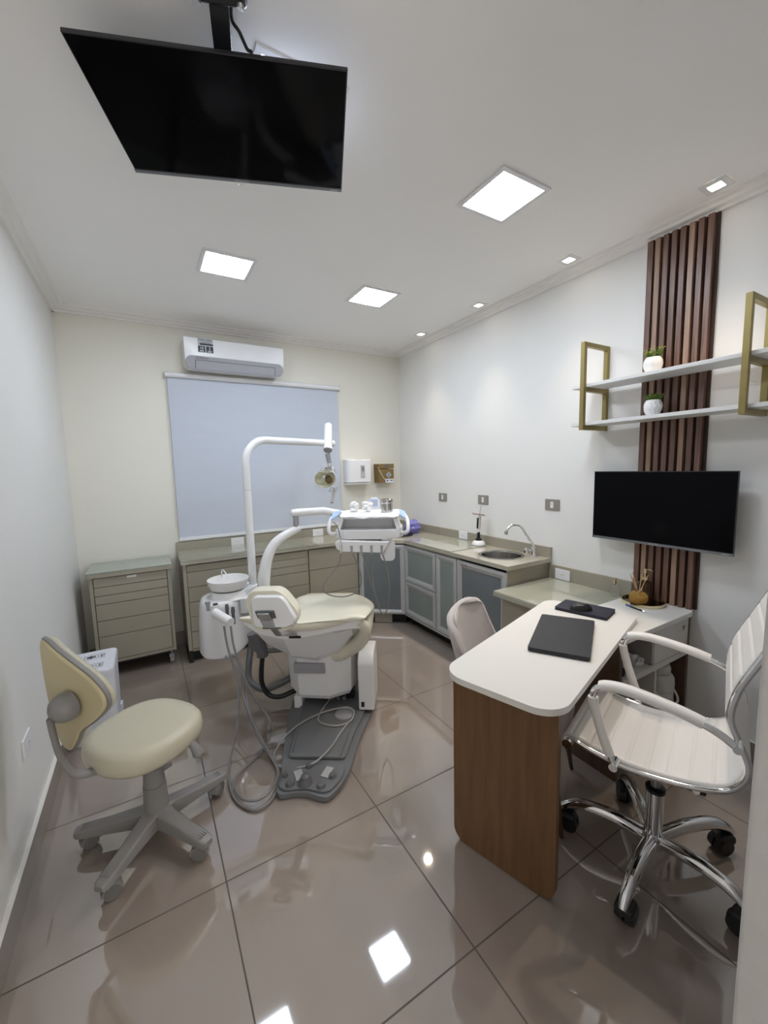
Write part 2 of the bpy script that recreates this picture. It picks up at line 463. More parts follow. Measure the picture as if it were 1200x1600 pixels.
# ================================================================== ceiling television
TU = Vector((0.9268, -0.3750, -0.0212)).normalized()
TN = Vector((-0.066, -0.108, -0.992)).normalized()
TV = (TN.cross(TU)).normalized()
if TV.y > 0: TV = -TV            # "up" edge of the picture lies nearest the camera
TC = Vector((0.318, 1.460, 2.587))
def tv_body(t, c, u, v, n, W, H, lower, brand, sz):
    """n points out of the screen; v up; u right"""
    c = Vector(c)
    bm = nb(); obox(bm, c - n*0.006, u, v, n, W/2, H/2, 0.006, 0.002); obj('bezel', bm, BEZEL, t)
    bm = nb(); obox(bm, c - n*0.030 - v*0.02, u, v, n, W*0.40, H*0.36, 0.018, 0.012); obj('back_cover', bm, BLACKM, t)
    bm = nb(); obox(bm, c + n*0.0006 + v*0.006, u, v, n, W/2-0.004, H/2-0.010, 0.0010, 0.0003); obj('screen', bm, SCREEN, t)
    bm = nb(); obox(bm, c + n*0.001 - v*(H/2-0.006), u, v, n, W/2, 0.0065, 0.0025, 0.001); obj('lower_bezel', bm, lower, t)
    bm = nb(); text_mesh(bm, brand, sz, axes(c + n*0.0036 - v*(H/2-0.006), u, v)); obj('lettering', bm, LGREY, t)
    bm = nb(); obox(bm, c + n*0.0036 - v*(H/2-0.006) + u*(W/2-0.03), u, v, n, 0.014, 0.0018, 0.0004); obj('small_mark', bm, LGREY, t)
t = thing('television', 'black flat television hung face down under the ceiling', 'television', (0.318, 1.46, 2.55))
tv_body(t, TC, TU, TV, TN, 0.73, 0.421, BEZELS, 'PHILCO', 0.014)
bm = nb(); obox(bm, TC + TN*0.004 - TV*0.2125, TU, TV, TN, 0.014, 0.004, 0.006, 0.001); obj('sensor', bm, CLEAR, t)
t = thing('television_mount', 'black metal ceiling bracket holding the face down television', 'bracket', (0.245, 1.165, 2.66))
A = Vector((0.244, 1.160, 2.690)); B = TC - TN*0.0535
bm = nb(); d = (B-A).normalized(); sd = TU; up = sd.cross(d)
obox(bm, (A+B)/2, d, sd, up, (B-A).length/2, 0.024, 0.011, 0.002); obj('arm', bm, BLACKP, t)
bm = nb(); obox(bm, (0.245, 1.165, 2.7195), TU, (0.375, 0.927, 0), (0, 0, 1), 0.075, 0.04, 0.005, 0.003); obj('ceiling_plate', bm, BLACKP, t)
bm = nb(); obox(bm, (0.248, 1.172, 2.683), TU, (0.375, 0.927, 0), (0, 0, 1), 0.068, 0.022, 0.024, 0.012, 3); obj('hinge', bm, BLACKP, t)
for s in (-1, 1):
    p = Vector((0.250, 1.180, 2.664)) + TU*0.052*s
    bm = nb(); cyl(bm, p, p + Vector((0, 0.004, -0.010)), 0.010, n=12); obj('bolt', bm, SATIN, t)
bm = nb(); obox(bm, B + TN*0.0005, TU, TV, TN, 0.06, 0.06, 0.004, 0.002); obj('television_plate', bm, BLACKP, t)
bm = nb(); tube(bm, [(0.283, 1.185, 2.70), (0.293, 1.236, 2.690), (0.311, 1.238, 2.670), (0.334, 1.257, 2.655), (0.351, 1.267, 2.645), (0.36, 1.43, 2.640)], 0.0045, 8, smooth=6)
solo('power_cable', bm, RUBBER, 'thin black cable hanging from the ceiling bracket behind the television', 'cable')

# ================================================================== wall television
t = thing('television', 'black flat television on the right wall, over the desk', 'television', (2.40, 1.157, 1.03))
tv_body(t, (2.400, 1.157, 1.238), Vector((0, -1, 0)), Vector((0, 0, 1)), Vector((-1, 0, 0)), 0.712, 0.410, BEZELS, 'PHILCO', 0.014)
bm = nb(); box(bm, (2.4305, 1.05, 1.15), (2.4475, 1.25, 1.33), 0.003); obj('wall_bracket', bm, BLACKP, t)

# ================================================================== slatted wood panel
t = thing('slatted_panel', 'tall brown panel of vertical wood slats on the right wall', 'wall panel', (2.475, 1.126, 0.7055))
Y0, Y1 = 0.968, 1.283
bm = nb(); box(bm, (2.474, Y0, 0.7055), (2.4865, Y1, 2.679)); obj('backing', bm, SLATB, t)
N = 8; P = (Y1-Y0)/N
for i in range(N):
    a = Y1 - i*P; wd = P*0.64 if i not in (0,) else P*0.72
    bm = nb(); box(bm, (2.448, a-wd, 0.7055), (2.4745, a, 2.677), 0.002); obj('slat', bm, SLATL if i in (1, 5) else SLATW, t)

# ================================================================== wall shelf with brass brackets
t = thing('wall_shelf', 'two long white shelf boards held by square brass brackets', 'shelf', (2.40, 1.13, 1.70))
for z in (1.936, 1.716):
    bm = nb(); box(bm, (2.262, 0.665, z), (2.4465, 1.590, z+0.019), 0.002); obj('shelf_board', bm, SHELFW, t)
for y in (1.505, 0.755):
    bm = nb(); q = 0.0125
    for (x0, x1, z0, z1) in ((2.236, 2.261, 1.690, 2.190), (2.4615, 2.4865, 1.690, 2.190), (2.261, 2.4615, 2.165, 2.190), (2.261, 2.4615, 1.690, 1.7145), (2.261, 2.4615, 1.911, 1.935)):
        box(bm, (x0, y-q, z0), (x1, y+q, z1), 0.0015)
    obj('bracket', bm, GOLD, t)

def foliage(t, c, r, h, n, tip):
    bm = nb(); bt = nb()
    for i in range(n):
        a = random.uniform(0, 2*PI); q = r*math.sqrt(random.random())
        b = Vector((c[0]+q*math.cos(a), c[1]+q*math.sin(a), c[2]))
        lean = Vector((math.cos(a), math.sin(a), 0))*random.uniform(0.0, 0.018)
        top = b + lean + Vector((0, 0, h*random.uniform(0.45, 1)))
        cyl(bm, b, top, 0.0008, 0.0005, 5)
        for k in range(4):
            tgt = bt if (k == 3 and random.random() < tip) else bm
            f = 0.4+0.2*k; p = b.lerp(top, f)
            e = random.uniform(0, 2*PI); dr = Vector((math.cos(e), math.sin(e), random.uniform(0.2, 0.9))).normalized()
            sv = dr.cross(Vector((0, 0, 1))).normalized(); L = random.uniform(0.008, 0.014); ww = L*0.36
            up = sv.cross(dr)*0.0012
            vs = [tgt.verts.new(x) for x in (p, p+dr*L*0.5+sv*ww, p+dr*L, p+dr*L*0.5-sv*ww, p+dr*L*0.5+up)]
            for (i1, i2) in ((0, 1), (1, 2), (2, 3), (3, 0)): tgt.faces.new((vs[i1], vs[i2], vs[4]))
    obj('foliage', bm, LEAF, t); 
    if len(bt.verts): obj('leaf_tips', bt, LEAFT, t)
    else: bt.free()

def plant(x, y, z, label, ribbed, h, tip):
    t = thing('potted_plant', label, 'plant', (x, y, z), 0, 'small potted plants on the wall shelf')
    bm = nb()
    pr = [(0.022, 0.0), (0.030, 0.004), (0.041, 0.030), (0.044, 0.048), (0.041, 0.066), (0.034, 0.082), (0.030, 0.082), (0.034, 0.070), (0.0, 0.068)]
    n = 12 if not ribbed else 40
    rings = []
    for k, (r, zz) in enumerate(pr):
        rg = []
        for i in range(n):
            a = 2*PI*(i + (0.5*(k % 2) if not ribbed else 0))/n
            q = r*(1 + (0.045*math.cos(a*10+k*1.2) if ribbed and 1 < k < 5 else 0)) if r else 0
            rg.append((x+q*math.cos(a), y+q*math.sin(a), z+zz))
        rings.append(rg)
    loft(bm, rings); obj('pot', bm, CERAM, t, angle=20 if not ribbed else 40)
    bm = nb(); cyl(bm, (x, y, z+0.069), (x, y, z+0.074), 0.031, n=16); obj('soil', bm, BLACKM, t)
    foliage(t, (x, y, z+0.072), 0.030, h, 60, tip)
plant(2.350, 1.178, 1.955, 'small leafy plant in a white ribbed pot on the upper shelf', True, 0.062, 0.8)
plant(2.350, 1.168, 1.735, 'small leafy plant in a white faceted pot on the lower shelf', False, 0.040, 0.15)

# ================================================================== air conditioner and blind
t = thing('air_conditioner', 'white split air conditioner above the blind', 'air conditioner', (0.75, 3.66, 2.32))
bm = nb()
def ac_ring(x, zb):
    f_ = lambda y, z: (x, y, max(z, zb))
    return [(x, YB, 2.572), (x, 3.680, 2.575), (x, 3.668, 2.566), f_(3.666, 2.436), f_(3.690, 2.360), f_(3.715, 2.332), f_(3.76, 2.328), f_(YB, 2.340)]
loft(bm, [ac_ring(x, zb) for x, zb in ((0.350, 2.398), (0.352, 2.385), (0.360, 2.362), (0.375, 2.344), (0.395, 2.333), (0.42, 2.327), (1.08, 2.327), (1.105, 2.333), (1.125, 2.344), (1.140, 2.362), (1.148, 2.385), (1.150, 2.398))])
obj('body', bm, WHITEP, t)
bm = nb()
pill = rrect(0.354, 1.146, -0.054, 0.046, 0.0495, 10)
def pt(p, d): # the pill leans back towards the wall at its foot
    return (p[0], 3.668 + (0.058-p[1])*0.40 - d*0.93, 2.384 + p[1] - d*0.35)
loft(bm, [[pt(p, -0.004) for p in pill], [pt(p, 0.006) for p in pill], [pt((0.75+(p[0]-0.75)*0.992, p[1]*0.93), 0.011) for p in pill]])
obj('louvre_panel', bm, GREYAC, t)
bm = nb()
fl = [(0.43, 0.012), (1.07, 0.012), (1.07, -0.046), (0.43, -0.046)]
loft(bm, [[pt(p, 0.0095) for p in fl], [pt(p, 0.0135) for p in fl]]); obj('flap', bm, GREYAC, t)
bm = nb()
for a, b in (((0.426, 0.014), (1.074, 0.017)), ((0.4255, -0.046), (0.4295, 0.015)), ((1.0705, -0.046), (1.0745, 0.015))):
    q = [(a[0], a[1]), (b[0], a[1]), (b[0], b[1]), (a[0], b[1])]
    loft(bm, [[pt(p, 0.009) for p in q], [pt(p, 0.0125) for p in q]])
obj('flap_gap', bm, DGREY, t)
bm = nb(); text_mesh(bm, 'Electrolux', 0.016, axes((0.492, 3.6625, 2.412), (1, 0, 0), (0, -0.4, 1))); tube(bm, [(0.440+0.008*math.cos(q_), 3.6625-0.0032*math.sin(q_), 2.412+0.008*math.sin(q_)) for q_ in [2*PI*i/16 for i in range(16)]], 0.0012, 5, closed=True); obj('maker_mark', bm, DGREY, t)
YF = 3.6652
bm = nb(); box(bm, (0.452, YF-0.0008, 2.512), (0.566, YF+0.001, 2.568)); obj('grey_sticker', bm, LGREY, t)
bm = nb(); box(bm, (0.466, YF-0.0014, 2.514), (0.566, YF, 2.528)); 
for a in (0.452, 0.512): box(bm, (a, YF-0.0008, 2.458), (a+0.054, YF+0.001, 2.508))
obj('navy_sticker', bm, NAVYL, t)
bm = nb(); text_mesh(bm, 'Color Adapt', 0.019, axes((0.509, YF-0.0012, 2.554), (1, 0, 0), (0, 0, 1)))
box(bm, (0.480, YF-0.0012, 2.5325), (0.548, YF-0.0006, 2.536)); obj('sticker_heading', bm, INK, t)
bm = nb(); text_mesh(bm, '10', 0.030, axes((0.479, YF-0.0012, 2.489), (1, 0, 0), (0, 0, 1))); text_mesh(bm, '3', 0.030, axes((0.539, YF-0.0012, 2.489), (1, 0, 0), (0, 0, 1)))
for c in (0.479, 0.539):
    for zz in (2.470, 2.463): box(bm, (c-0.016, YF-0.0012, zz), (c+0.016, YF-0.0006, zz+0.003))
obj('sticker_numbers', bm, PAPER, t)

t = thing('roller_blind', 'pale blue grey roller blind covering the window', 'blind', (0.98, 3.84, 0.92))
bm = nb(); cyl(bm, (0.212, 3.840, 2.298), (1.755, 3.840, 2.298), 0.022, n=20); obj('roller_tube', bm, WHITEG, t)
for x in (0.206, 1.755):
    bm = nb(); box(bm, (x, 3.815, 2.27), (x+0.006, YB, 2.325), 0.003); obj('end_bracket', bm, WHITEP, t)
bm = nb(); box(bm, (0.222, 3.8525, 0.938), (1.742, 3.8540, 2.295)); obj('fabric', bm, BLIND, t)
bm = nb(); box(bm, (0.219, 3.845, 0.912), (1.745, 3.8615, 0.940), 0.004); obj('bottom_rail', bm, WHITEP, t)
bm = nb(); tube(bm, [(0.214, 3.85, 2.29), (0.213, 3.852, 1.6), (0.213, 3.853, 1.05)], 0.0022, 6); obj('chain', bm, WHITEP, t)

# ================================================================== dispenser, sharps box
t = thing('paper_towel_dispenser', 'white paper towel dispenser on the back wall', 'dispenser', (1.92, 3.80, 1.33))
bm = nb()
pl = [(1.785, YB), (2.065, YB), (2.065, 3.775), (2.045, 3.755), (1.855, 3.745), (1.80, 3.775), (1.785, 3.80)]
loft(bm, [[(x, y, 1.352) for x, y in pl], [(x, y, 1.570) for x, y in pl], [(x, min(YB, y+0.012), 1.585) for x, y in pl]]); obj('cover', bm, WHITEP, t)
bm = nb(); loft(bm, [[(1.925+(x-1.925)*0.985, min(YB, y+0.008), 1.328) for x, y in pl], [(x, y, 1.347) for x, y in pl]]); obj('outlet', bm, WHITEP, t)
bm = nb(); box(bm, (1.93, 3.742, 1.40), (1.975, 3.752, 1.525), 0.003); obj('window', bm, LGREY, t)
bm = nb(); box(bm, (1.939, 3.740, 1.462), (1.966, 3.744, 1.512), 0.001); obj('paper_level', bm, STOOLG, t)
bm = nb(); box(bm, (1.90, 3.80, 1.583), (1.965, 3.82, 1.588), 0.001); obj('lock', bm, DGREY, t)
t = thing('sharps_box', 'brown cardboard sharps disposal box on the back wall', 'box', (2.24, 3.80, 1.33))
bm = nb(); box(bm, (2.150, 3.760, 1.335), (2.335, YB-0.002, 1.480), 0.002); obj('carton', bm, CARD, t)
bm = nb(); box(bm, (2.148, 3.757, 1.486), (2.337, YB-0.001, 1.535), 0.002); obj('lid', bm, CARD, t)
bm = nb(); c = (2.272, 3.759, 1.418); r = 0.036
loft(bm, [[(c[0]+a*r, c[1]+e, c[2]+b*r) for a, b in ((0, 1), (1, 0), (0, -1), (-1, 0))] for e in (0.0, 0.0016)]); obj('diamond_label', bm, LGREY, t)
bm = nb()
for k in range(3):
    a = PI/2 + k*2*PI/3; tube(bm, [(c[0]+0.008*math.cos(a)+0.008*math.cos(q), c[1]-0.0008, c[2]+0.008*math.sin(a)+0.008*math.sin(q)) for q in [2*PI*i/14 for i in range(14)]], 0.0016, 5, closed=True)
box(bm, (c[0]-0.010, 3.7575, c[2]-0.024), (c[0]+0.010, 3.7595, c[2]-0.020))
box(bm, (2.222, 3.7555, 1.505), (2.236, 3.7575, 1.519), 0.002); box(bm, (2.240, 3.7555, 1.508), (2.275, 3.7575, 1.516))
obj('symbol', bm, BLUED, t)
bm = nb(); box(bm, (2.228, 3.7570, 1.336), (2.333, 3.7605, 1.373)); obj('white_label', bm, PAPER, t)
bm = nb(); box(bm, (2.243, 3.7555, 1.346), (2.258, 3.7572, 1.362), 0.003); box(bm, (2.285, 3.7555, 1.351), (2.318, 3.7572, 1.360)); obj('label_print', bm, BLUED, t)
bm = nb(); tube(bm, [(2.145, 3.77, 1.495), (2.145, 3.752, 1.480), (2.210, 3.751, 1.372), (2.335, 3.751, 1.372), (2.340, 3.77, 1.372), (2.340, YB, 1.372)], 0.0028, 8); obj('wire_holder', bm, WHITEP, t)

# ================================================================== switches and sockets
def switch(y, z, label):
    t = thing('wall_switch', label, 'switch', (XR, y, z), 0, 'taupe switch plates on the right wall')
    bm = nb(); box(bm, (-0.008, -0.060, -0.040), (0, 0.060, 0.040), 0.004); obj('plate', bm, TAUPEP, t, local=True)
    bm = nb(); box(bm, (-0.011, -0.012, -0.022), (-0.006, 0.012, 0.022), 0.002); obj('rocker', bm, WHITEP, t, local=True)
    bm = nb(); box(bm, (-0.0118, -0.003, 0.004), (-0.010, 0.003, 0.009)); obj('mark', bm, DGREY, t, local=True)
switch(3.105, 1.196, 'small taupe switch plate on the right wall, nearest the corner')
switch(2.559, 1.202, 'taupe switch plate on the right wall above the curing light')
switch(1.873, 1.205, 'taupe switch plate on the right wall right of the tap')
def socket(c, nx, ny, label, w=0.056, h=0.036):
    t = thing('power_socket', label, 'socket', c, math.atan2(ny, nx), 'white power sockets')
    bm = nb(); box(bm, (0, -w, -h), (0.008, w, h), 0.003); obj('plate', bm, WHITEP, t, local=True)
    bm = nb(); prism(bm, [(y, z) for y, z in rrect(-0.019, 0.019, -0.0085, 0.0085, 0.008, 4)], 0.0075, 0.0095, axis='x'); obj('outlet', bm, CERAM, t, local=True)
    bm = nb()
    for y in (-0.010, 0, 0.010): cyl(bm, (0.009, y, 0.002 if y == 0 else 0), (0.0102, y, 0.002 if y == 0 else 0), 0.0024, n=8)
    obj('pin_hole', bm, INK, t, local=True)
YS = YB-0.020
socket((0.692, YS, 0.858), 0, -1, 'white socket in the backsplash behind the dental light pole')
socket((1.472, YS, 0.860), 0, -1, 'white socket in the backsplash left of the instrument tray')
XS = XR-0.020
socket((XS, 2.790, 0.866), -1, 0, 'white socket in the backsplash left of the curing light')
socket((XS, 1.763, 0.724), -1, 0, 'white socket in the low backsplash right of the sink cabinet', 0.058, 0.036)
socket((XL, 2.040, 0.440), 1, 0, 'white socket on the left wall behind the stool')

# ================================================================== rolling drawer cabinet
t = thing('drawer_cabinet', 'taupe rolling drawer cabinet standing alone by the left wall', 'cabinet', (-0.13, 3.67, 0))
x0, x1, y0, y1 = -0.395, 0.118, 3.480, 3.850
bm = nb()
box(bm, (x0, y0, 0.115), (x0+0.022, y1, 0.765), 0.001); box(bm, (x1-0.022, y0, 0.115), (x1, y1, 0.765), 0.001)
box(bm, (x0+0.022, y0+0.004, 0.115), (x1-0.022, y1, 0.138)); box(bm, (x0+0.022, y1-0.012, 0.138), (x1-0.022, y1, 0.765))
obj('carcass', bm, TAUPE, t)
bm = nb(); box(bm, (x0+0.022, y0+0.022, 0.138), (x1-0.022, y1-0.012, 0.765)); obj('recess', bm, TAUPED, t)
bm = nb(); box(bm, (x0-0.012, y0-0.018, 0.765), (x1+0.012, y1+0.008, 0.797), 0.0015); obj('top', bm, TAUPE, t)
bm = nb(); box(bm, (x0-0.014, y0-0.020, 0.7975), (x1+0.014, y1+0.010, 0.8035), 0.001); obj('glass_sheet', bm, GLASSG, t)
zs = [0.760, 0.692, 0.627, 0.565, 0.443, 0.325, 0.140]
for a, b in zip(zs, zs[1:]):
    bm = nb(); box(bm, (x0+0.026, y0+0.001, b+0.002), (x1-0.026, y0+0.020, a-0.002), 0.001); dr = obj('drawer', bm, TAUPE, t)
    if a == zs[0]:
        bm = nb(); box(bm, (-0.165, y0-0.0012, 0.738), (-0.105, y0+0.002, 0.753)); obj('label_tag', bm, PAPER, dr)
for s in (x0+0.002, x1-0.002):
    bm = nb(); box(bm, (s-0.006 if s < 0 else s-0.002, y0+0.03, 0.50), (s+0.002 if s < 0 else s+0.006, y0+0.05, 0.72), 0.002); obj('side_handle', bm, ALU, t)
bm = nb(); box(bm, (x0+0.02, y0+0.05, 0.085), (x1-0.02, y1-0.03, 0.115)); obj('chassis', bm, BLACK, t)
for x in (x0+0.045, x1-0.035):
    for y in (y0+0.045, y1-0.05):
        bm = nb(); cyl(bm, (x, y, 0.06), (x, y, 0.115), 0.008, n=10); box(bm, (x-0.019, y-0.012, 0.045), (x+0.019, y+0.022, 0.078), 0.006); c = obj('castor', bm, GREYP, t)
        bm = nb(); cyl(bm, (x-0.014, y+0.008, 0.028), (x+0.014, y+0.008, 0.028), 0.028, n=18); obj('castor_wheel', bm, GREYP, c)

# ================================================================== counter
t = thing('countertop', 'taupe L shaped worktop with a diagonal inner corner', 'worktop', (1.6, 3.6, 0.79))
pl = [(0.190, YB), (0.190, 3.398), (1.688, 3.398), (2.030, 3.118), (2.040, 1.868), (XR, 1.868), (XR, YB)]
# sink cut-out: ring of quads from the outline to the circle
SC = Vector((2.272, 2.150)); SR = 0.148
bm = nb()
prism(bm, [(0.190, YB), (0.190, 3.398), (1.688, 3.398), (2.030, 3.118), (2.037, 2.36), (XR, 2.36), (XR, YB)], 0.792, 0.822)
sq = []
M4 = 48
xa, xb, ya, yb_ = 2.037, XR, 1.868, 2.360
for i in range(M4):
    a = 2*PI*i/M4; dx, dy = math.cos(a), math.sin(a)
    k = min(((xb-SC.x) if dx > 0 else (xa-SC.x))/dx if abs(dx) > 1e-6 else 9, ((yb_-SC.y) if dy > 0 else (ya-SC.y))/dy if abs(dy) > 1e-6 else 9)
    sq.append((SC.x+dx*k, SC.y+dy*k))
# snap the nearest outline points onto the four corners
for cx in (xa, xb):
    for cy in (ya, yb_):
        i = min(range(M4), key=lambda j: (sq[j][0]-cx)**2+(sq[j][1]-cy)**2); sq[i] = (cx, cy)
ci = [(SC.x+SR*math.cos(2*PI*i/M4), SC.y+SR*math.sin(2*PI*i/M4)) for i in range(M4)]
loft(bm, [[(x, y, 0.792) for x, y in ci], [(x, y, 0.792) for x, y in sq], [(x, y, 0.822) for x, y in sq], [(x, y, 0.822) for x, y in ci], [(x, y, 0.792) for x, y in ci]], cap=False)
bmesh.ops.remove_doubles(bm, verts=bm.verts, dist=1e-5)
obj('worktop', bm, TOPG, t)
bm = nb(); box(bm, (0.190, YB-0.020, 0.8222), (XR-0.020, YB, 0.900), 0.001); obj('backsplash', bm, TAUPE, t)
for ya_, yb2 in ((3.155, YB), (1.868, 3.152)):
    bm = nb(); box(bm, (XR-0.020, ya_, 0.8222), (XR, yb2, 0.900), 0.001); obj('backsplash', bm, TAUPE, t)
bm = nb(); prism(bm, [(0.194, YB-0.021), (0.194, 3.395), (1.30, 3.395), (1.30, YB-0.021)], 0.8222, 0.8262); obj('glass_sheet', bm, GLASST, t)
bm = nb(); prism(bm, [(2.031, 3.085), (2.035, 2.455), (XR-0.021, 2.455), (XR-0.021, 3.085)], 0.8222, 0.8262); obj('glass_sheet', bm, GLASST, t)

# cabinets under the back run
def drawer_unit(x0, x1, zs, label, left_side=False):
    t = thing('base_cabinet', label, 'cabinet', ((x0+x1)/2, 3.64, 0), 0, 'taupe base cabinets under the back counter')
    y0, y1 = 3.420, 3.868
    bm = nb()
    if left_side: box(bm, (x0, y0, 0.100), (x0+0.026, y1, 0.7915), 0.001)
    else: box(bm, (x0, y0+0.02, 0.100), (x0+0.016, y1, 0.7915))
    box(bm, (x1-0.016, y0+0.02, 0.100), (x1, y1, 0.7915)); box(bm, (x0+0.017, y0+0.004, 0.09), (x1-0.017, y1, 0.107)); box(bm, (x0+0.017, y1-0.01, 0.107), (x1-0.017, y1, 0.79))
    obj('carcass', bm, TAUPE, t)
    a0 = x0 + (0.026 if left_side else 0.002)
    bm = nb(); box(bm, (a0, y0+0.022, 0.108), (x1-0.001, y1-0.02, 0.790)); obj('recess', bm, TAUPED, t)
    for a, b in zip(zs, zs[1:]):
        bm = nb(); box(bm, (a0+0.003, y0+0.001, b+0.002), (x1-0.004, y0+0.020, a-0.002), 0.001); obj('drawer', bm, TAUPE, t)
    bm = nb(); box(bm, (x0+0.005, y0+0.06, 0.0), (x1, y1-0.02, 0.089)); 
    if left_side: box(bm, (x0, y0, 0.0), (x0+0.03, y0+0.05, 0.0995), 0.001)
    obj('plinth', bm, BLACK, t)
drawer_unit(0.200, 0.712, [0.782, 0.726, 0.606, 0.487, 0.369, 0.250, 0.110], 'taupe drawer cabinet at the left end of the back counter, behind the spittoon', True)
drawer_unit(0.713, 1.208, [0.782, 0.721, 0.657, 0.593, 0.475, 0.345, 0.110], 'taupe cabinet of narrow drawers behind the curved dental arm')
drawer_unit(1.209, 1.702, [0.782, 0.593, 0.360, 0.110], 'taupe cabinet of deep drawers under the instrument tray, beside the corner door')

# framed glass doors
def glass_door(parent, name, c, u, w, z0, z1, glass, fr=0.042, grip=False):
    """c: middle of the door at floor level, u: direction along the door"""
    u = Vector((u[0], u[1], 0)).normalized(); nrm = Vector((u.y, -u.x, 0))
    c = Vector((c[0], c[1], 0)); f = fr
    outer = [(-w/2, z0), (w/2, z0), (w/2, z1), (-w/2, z1)]; inner = [(-w/2+f, z0+f), (w/2-f, z0+f), (w/2-f, z1-f), (-w/2+f, z1-f)]
    mid = [(-w/2+f*.45, z0+f*.45), (w/2-f*.45, z0+f*.45), (w/2-f*.45, z1-f*.45), (-w/2+f*.45, z1-f*.45)]
    P = lambda q, d: c + u*q[0] + nrm*d + Vector((0, 0, q[1]))
    bm = nb(); loft(bm, [[P(q, 0) for q in outer], [P(q, 0.016) for q in outer], [P(q, 0.020) for q in mid], [P(q, 0.010) for q in inner], [P(q, 0) for q in inner], [P(q, 0) for q in outer]], cap=False)
    bmesh.ops.remove_doubles(bm, verts=bm.verts, dist=1e-6)
    d = obj(name, bm, ALU, parent, angle=15)
    bm = nb(); loft(bm, [[P((q[0]*1.0, q[1]), e) for q in inner] for e in (0.003, 0.009)]); obj('glass_pane', bm, glass, d)
    if grip:
        bm = nb(); obox(bm, c + nrm*0.020 + Vector((0, 0, z1-0.022)) + u*(-w/2+0.09), u, nrm, (0, 0, 1), 0.03, 0.005, 0.006, 0.003); obj('handle', bm, CHROME, d)
    return d

# diagonal corner unit
A = Vector((1.712, 3.420)); B = Vector((2.052, 3.142)); U = (B-A).normalized(); Nn = Vector((-U.y, U.x))
t = thing('corner_cabinet', 'corner cabinet with one tall aluminium framed glass door', 'cabinet', (2.05, 3.5, 0))
bm = nb(); ins = lambda p, d: (p.x+Nn.x*d, p.y+Nn.y*d)
pl = [ins(A, 0.004), ins(B, 0.004), (2.065, 3.180), (2.44, 3.180), (2.46, 3.84), (1.72, 3.84), (1.706, 3.45)]
prism(bm, pl, 0.095, 0.7915); obj('carcass', bm, TAUPE, t)
bm = nb(); prism(bm, [ins(A, 0.06), ins(B, 0.06), (2.40, 3.25), (2.40, 3.8), (1.76, 3.8)], 0.0, 0.0945); obj('plinth', bm, BLACK, t)
glass_door(t, 'door', (A+B)/2, U, (B-A).length-0.006, 0.105, 0.775, FROSTD, 0.040)
bm = nb(); m = (A+B)/2; obox(bm, (m.x+Nn.x*0.035, m.y+Nn.y*0.035, 0.045), U.to_3d(), Nn.to_3d(), (0, 0, 1), 0.085, 0.012, 0.042, 0.002); obj('plinth_block', bm, TAUPE, t)

# cabinets along the right wall
def alu_unit(y0, y1, name, label, doors, side=False):
    t = thing(name, label, 'cabinet', (2.27, (y0+y1)/2, 0), 0, 'aluminium framed glass cabinets under the right counter')
    bm = nb()
    if side:   # hollow, for the sink bowl
        box(bm, (2.062, y0, 0.095), (2.475, y0+0.018, 0.7915)); box(bm, (2.062, y1-0.018, 0.095), (2.475, y1, 0.7915))
        box(bm, (2.062, y0+0.018, 0.095), (2.475, y1-0.018, 0.113)); box(bm, (2.457, y0+0.018, 0.113), (2.475, y1-0.018, 0.7915))
    else: box(bm, (2.062, y0, 0.095), (2.475, y1, 0.7915))
    obj('carcass', bm, TAUPE, t)
    bm = nb(); box(bm, (2.125, y0, 0), (2.45, y1, 0.0945)); obj('plinth', bm, BLACK, t)
    bm = nb(); box(bm, (2.045, y0, 0.092), (2.0615, y1, 0.107), 0.002); obj('lower_rail', bm, ALU, t)
    for (z0, z1, g, f, gr) in doors:
        glass_door(t, 'door', (2.0605, (y0+y1)/2), (0, -1), (y1-y0)-0.006, z0, z1, g, f, gr)
    return t
alu_unit(2.662, 3.140, 'glass_door_cabinet', 'cabinet with two stacked aluminium framed glass doors, beside the corner door', [(0.113, 0.430, FROST, 0.050, False), (0.436, 0.772, FROST, 0.050, False)])
alu_unit(2.394, 2.660, 'glass_door_cabinet', 'narrow cabinet with one aluminium framed glass door left of the sink', [(0.113, 0.772, FROST, 0.048, False)])
alu_unit(1.886, 2.392, 'sink_cabinet', 'wide cabinet with dark glass door under the sink', [(0.113, 0.772, FROSTD, 0.050, True)], True)

t = thing('sink', 'round stainless steel sink bowl set into the worktop', 'sink', (SC.x, SC.y, 0.66))
bm = nb(); lathe(bm, [(0.166, 0.8222), (0.165, 0.8255), (0.156, 0.827), (0.146, 0.8245), (0.141, 0.815), (0.137, 0.72), (0.122, 0.685), (0.08, 0.672), (0.03, 0.668), (0.0, 0.667)], (SC.x, SC.y, 0), 48, cap=False); obj('bowl', bm, STEEL, t)
bm = nb(); cyl(bm, (SC.x, SC.y, 0.6685), (SC.x, SC.y, 0.672), 0.028, n=20); obj('drain', bm, CHROME, t)

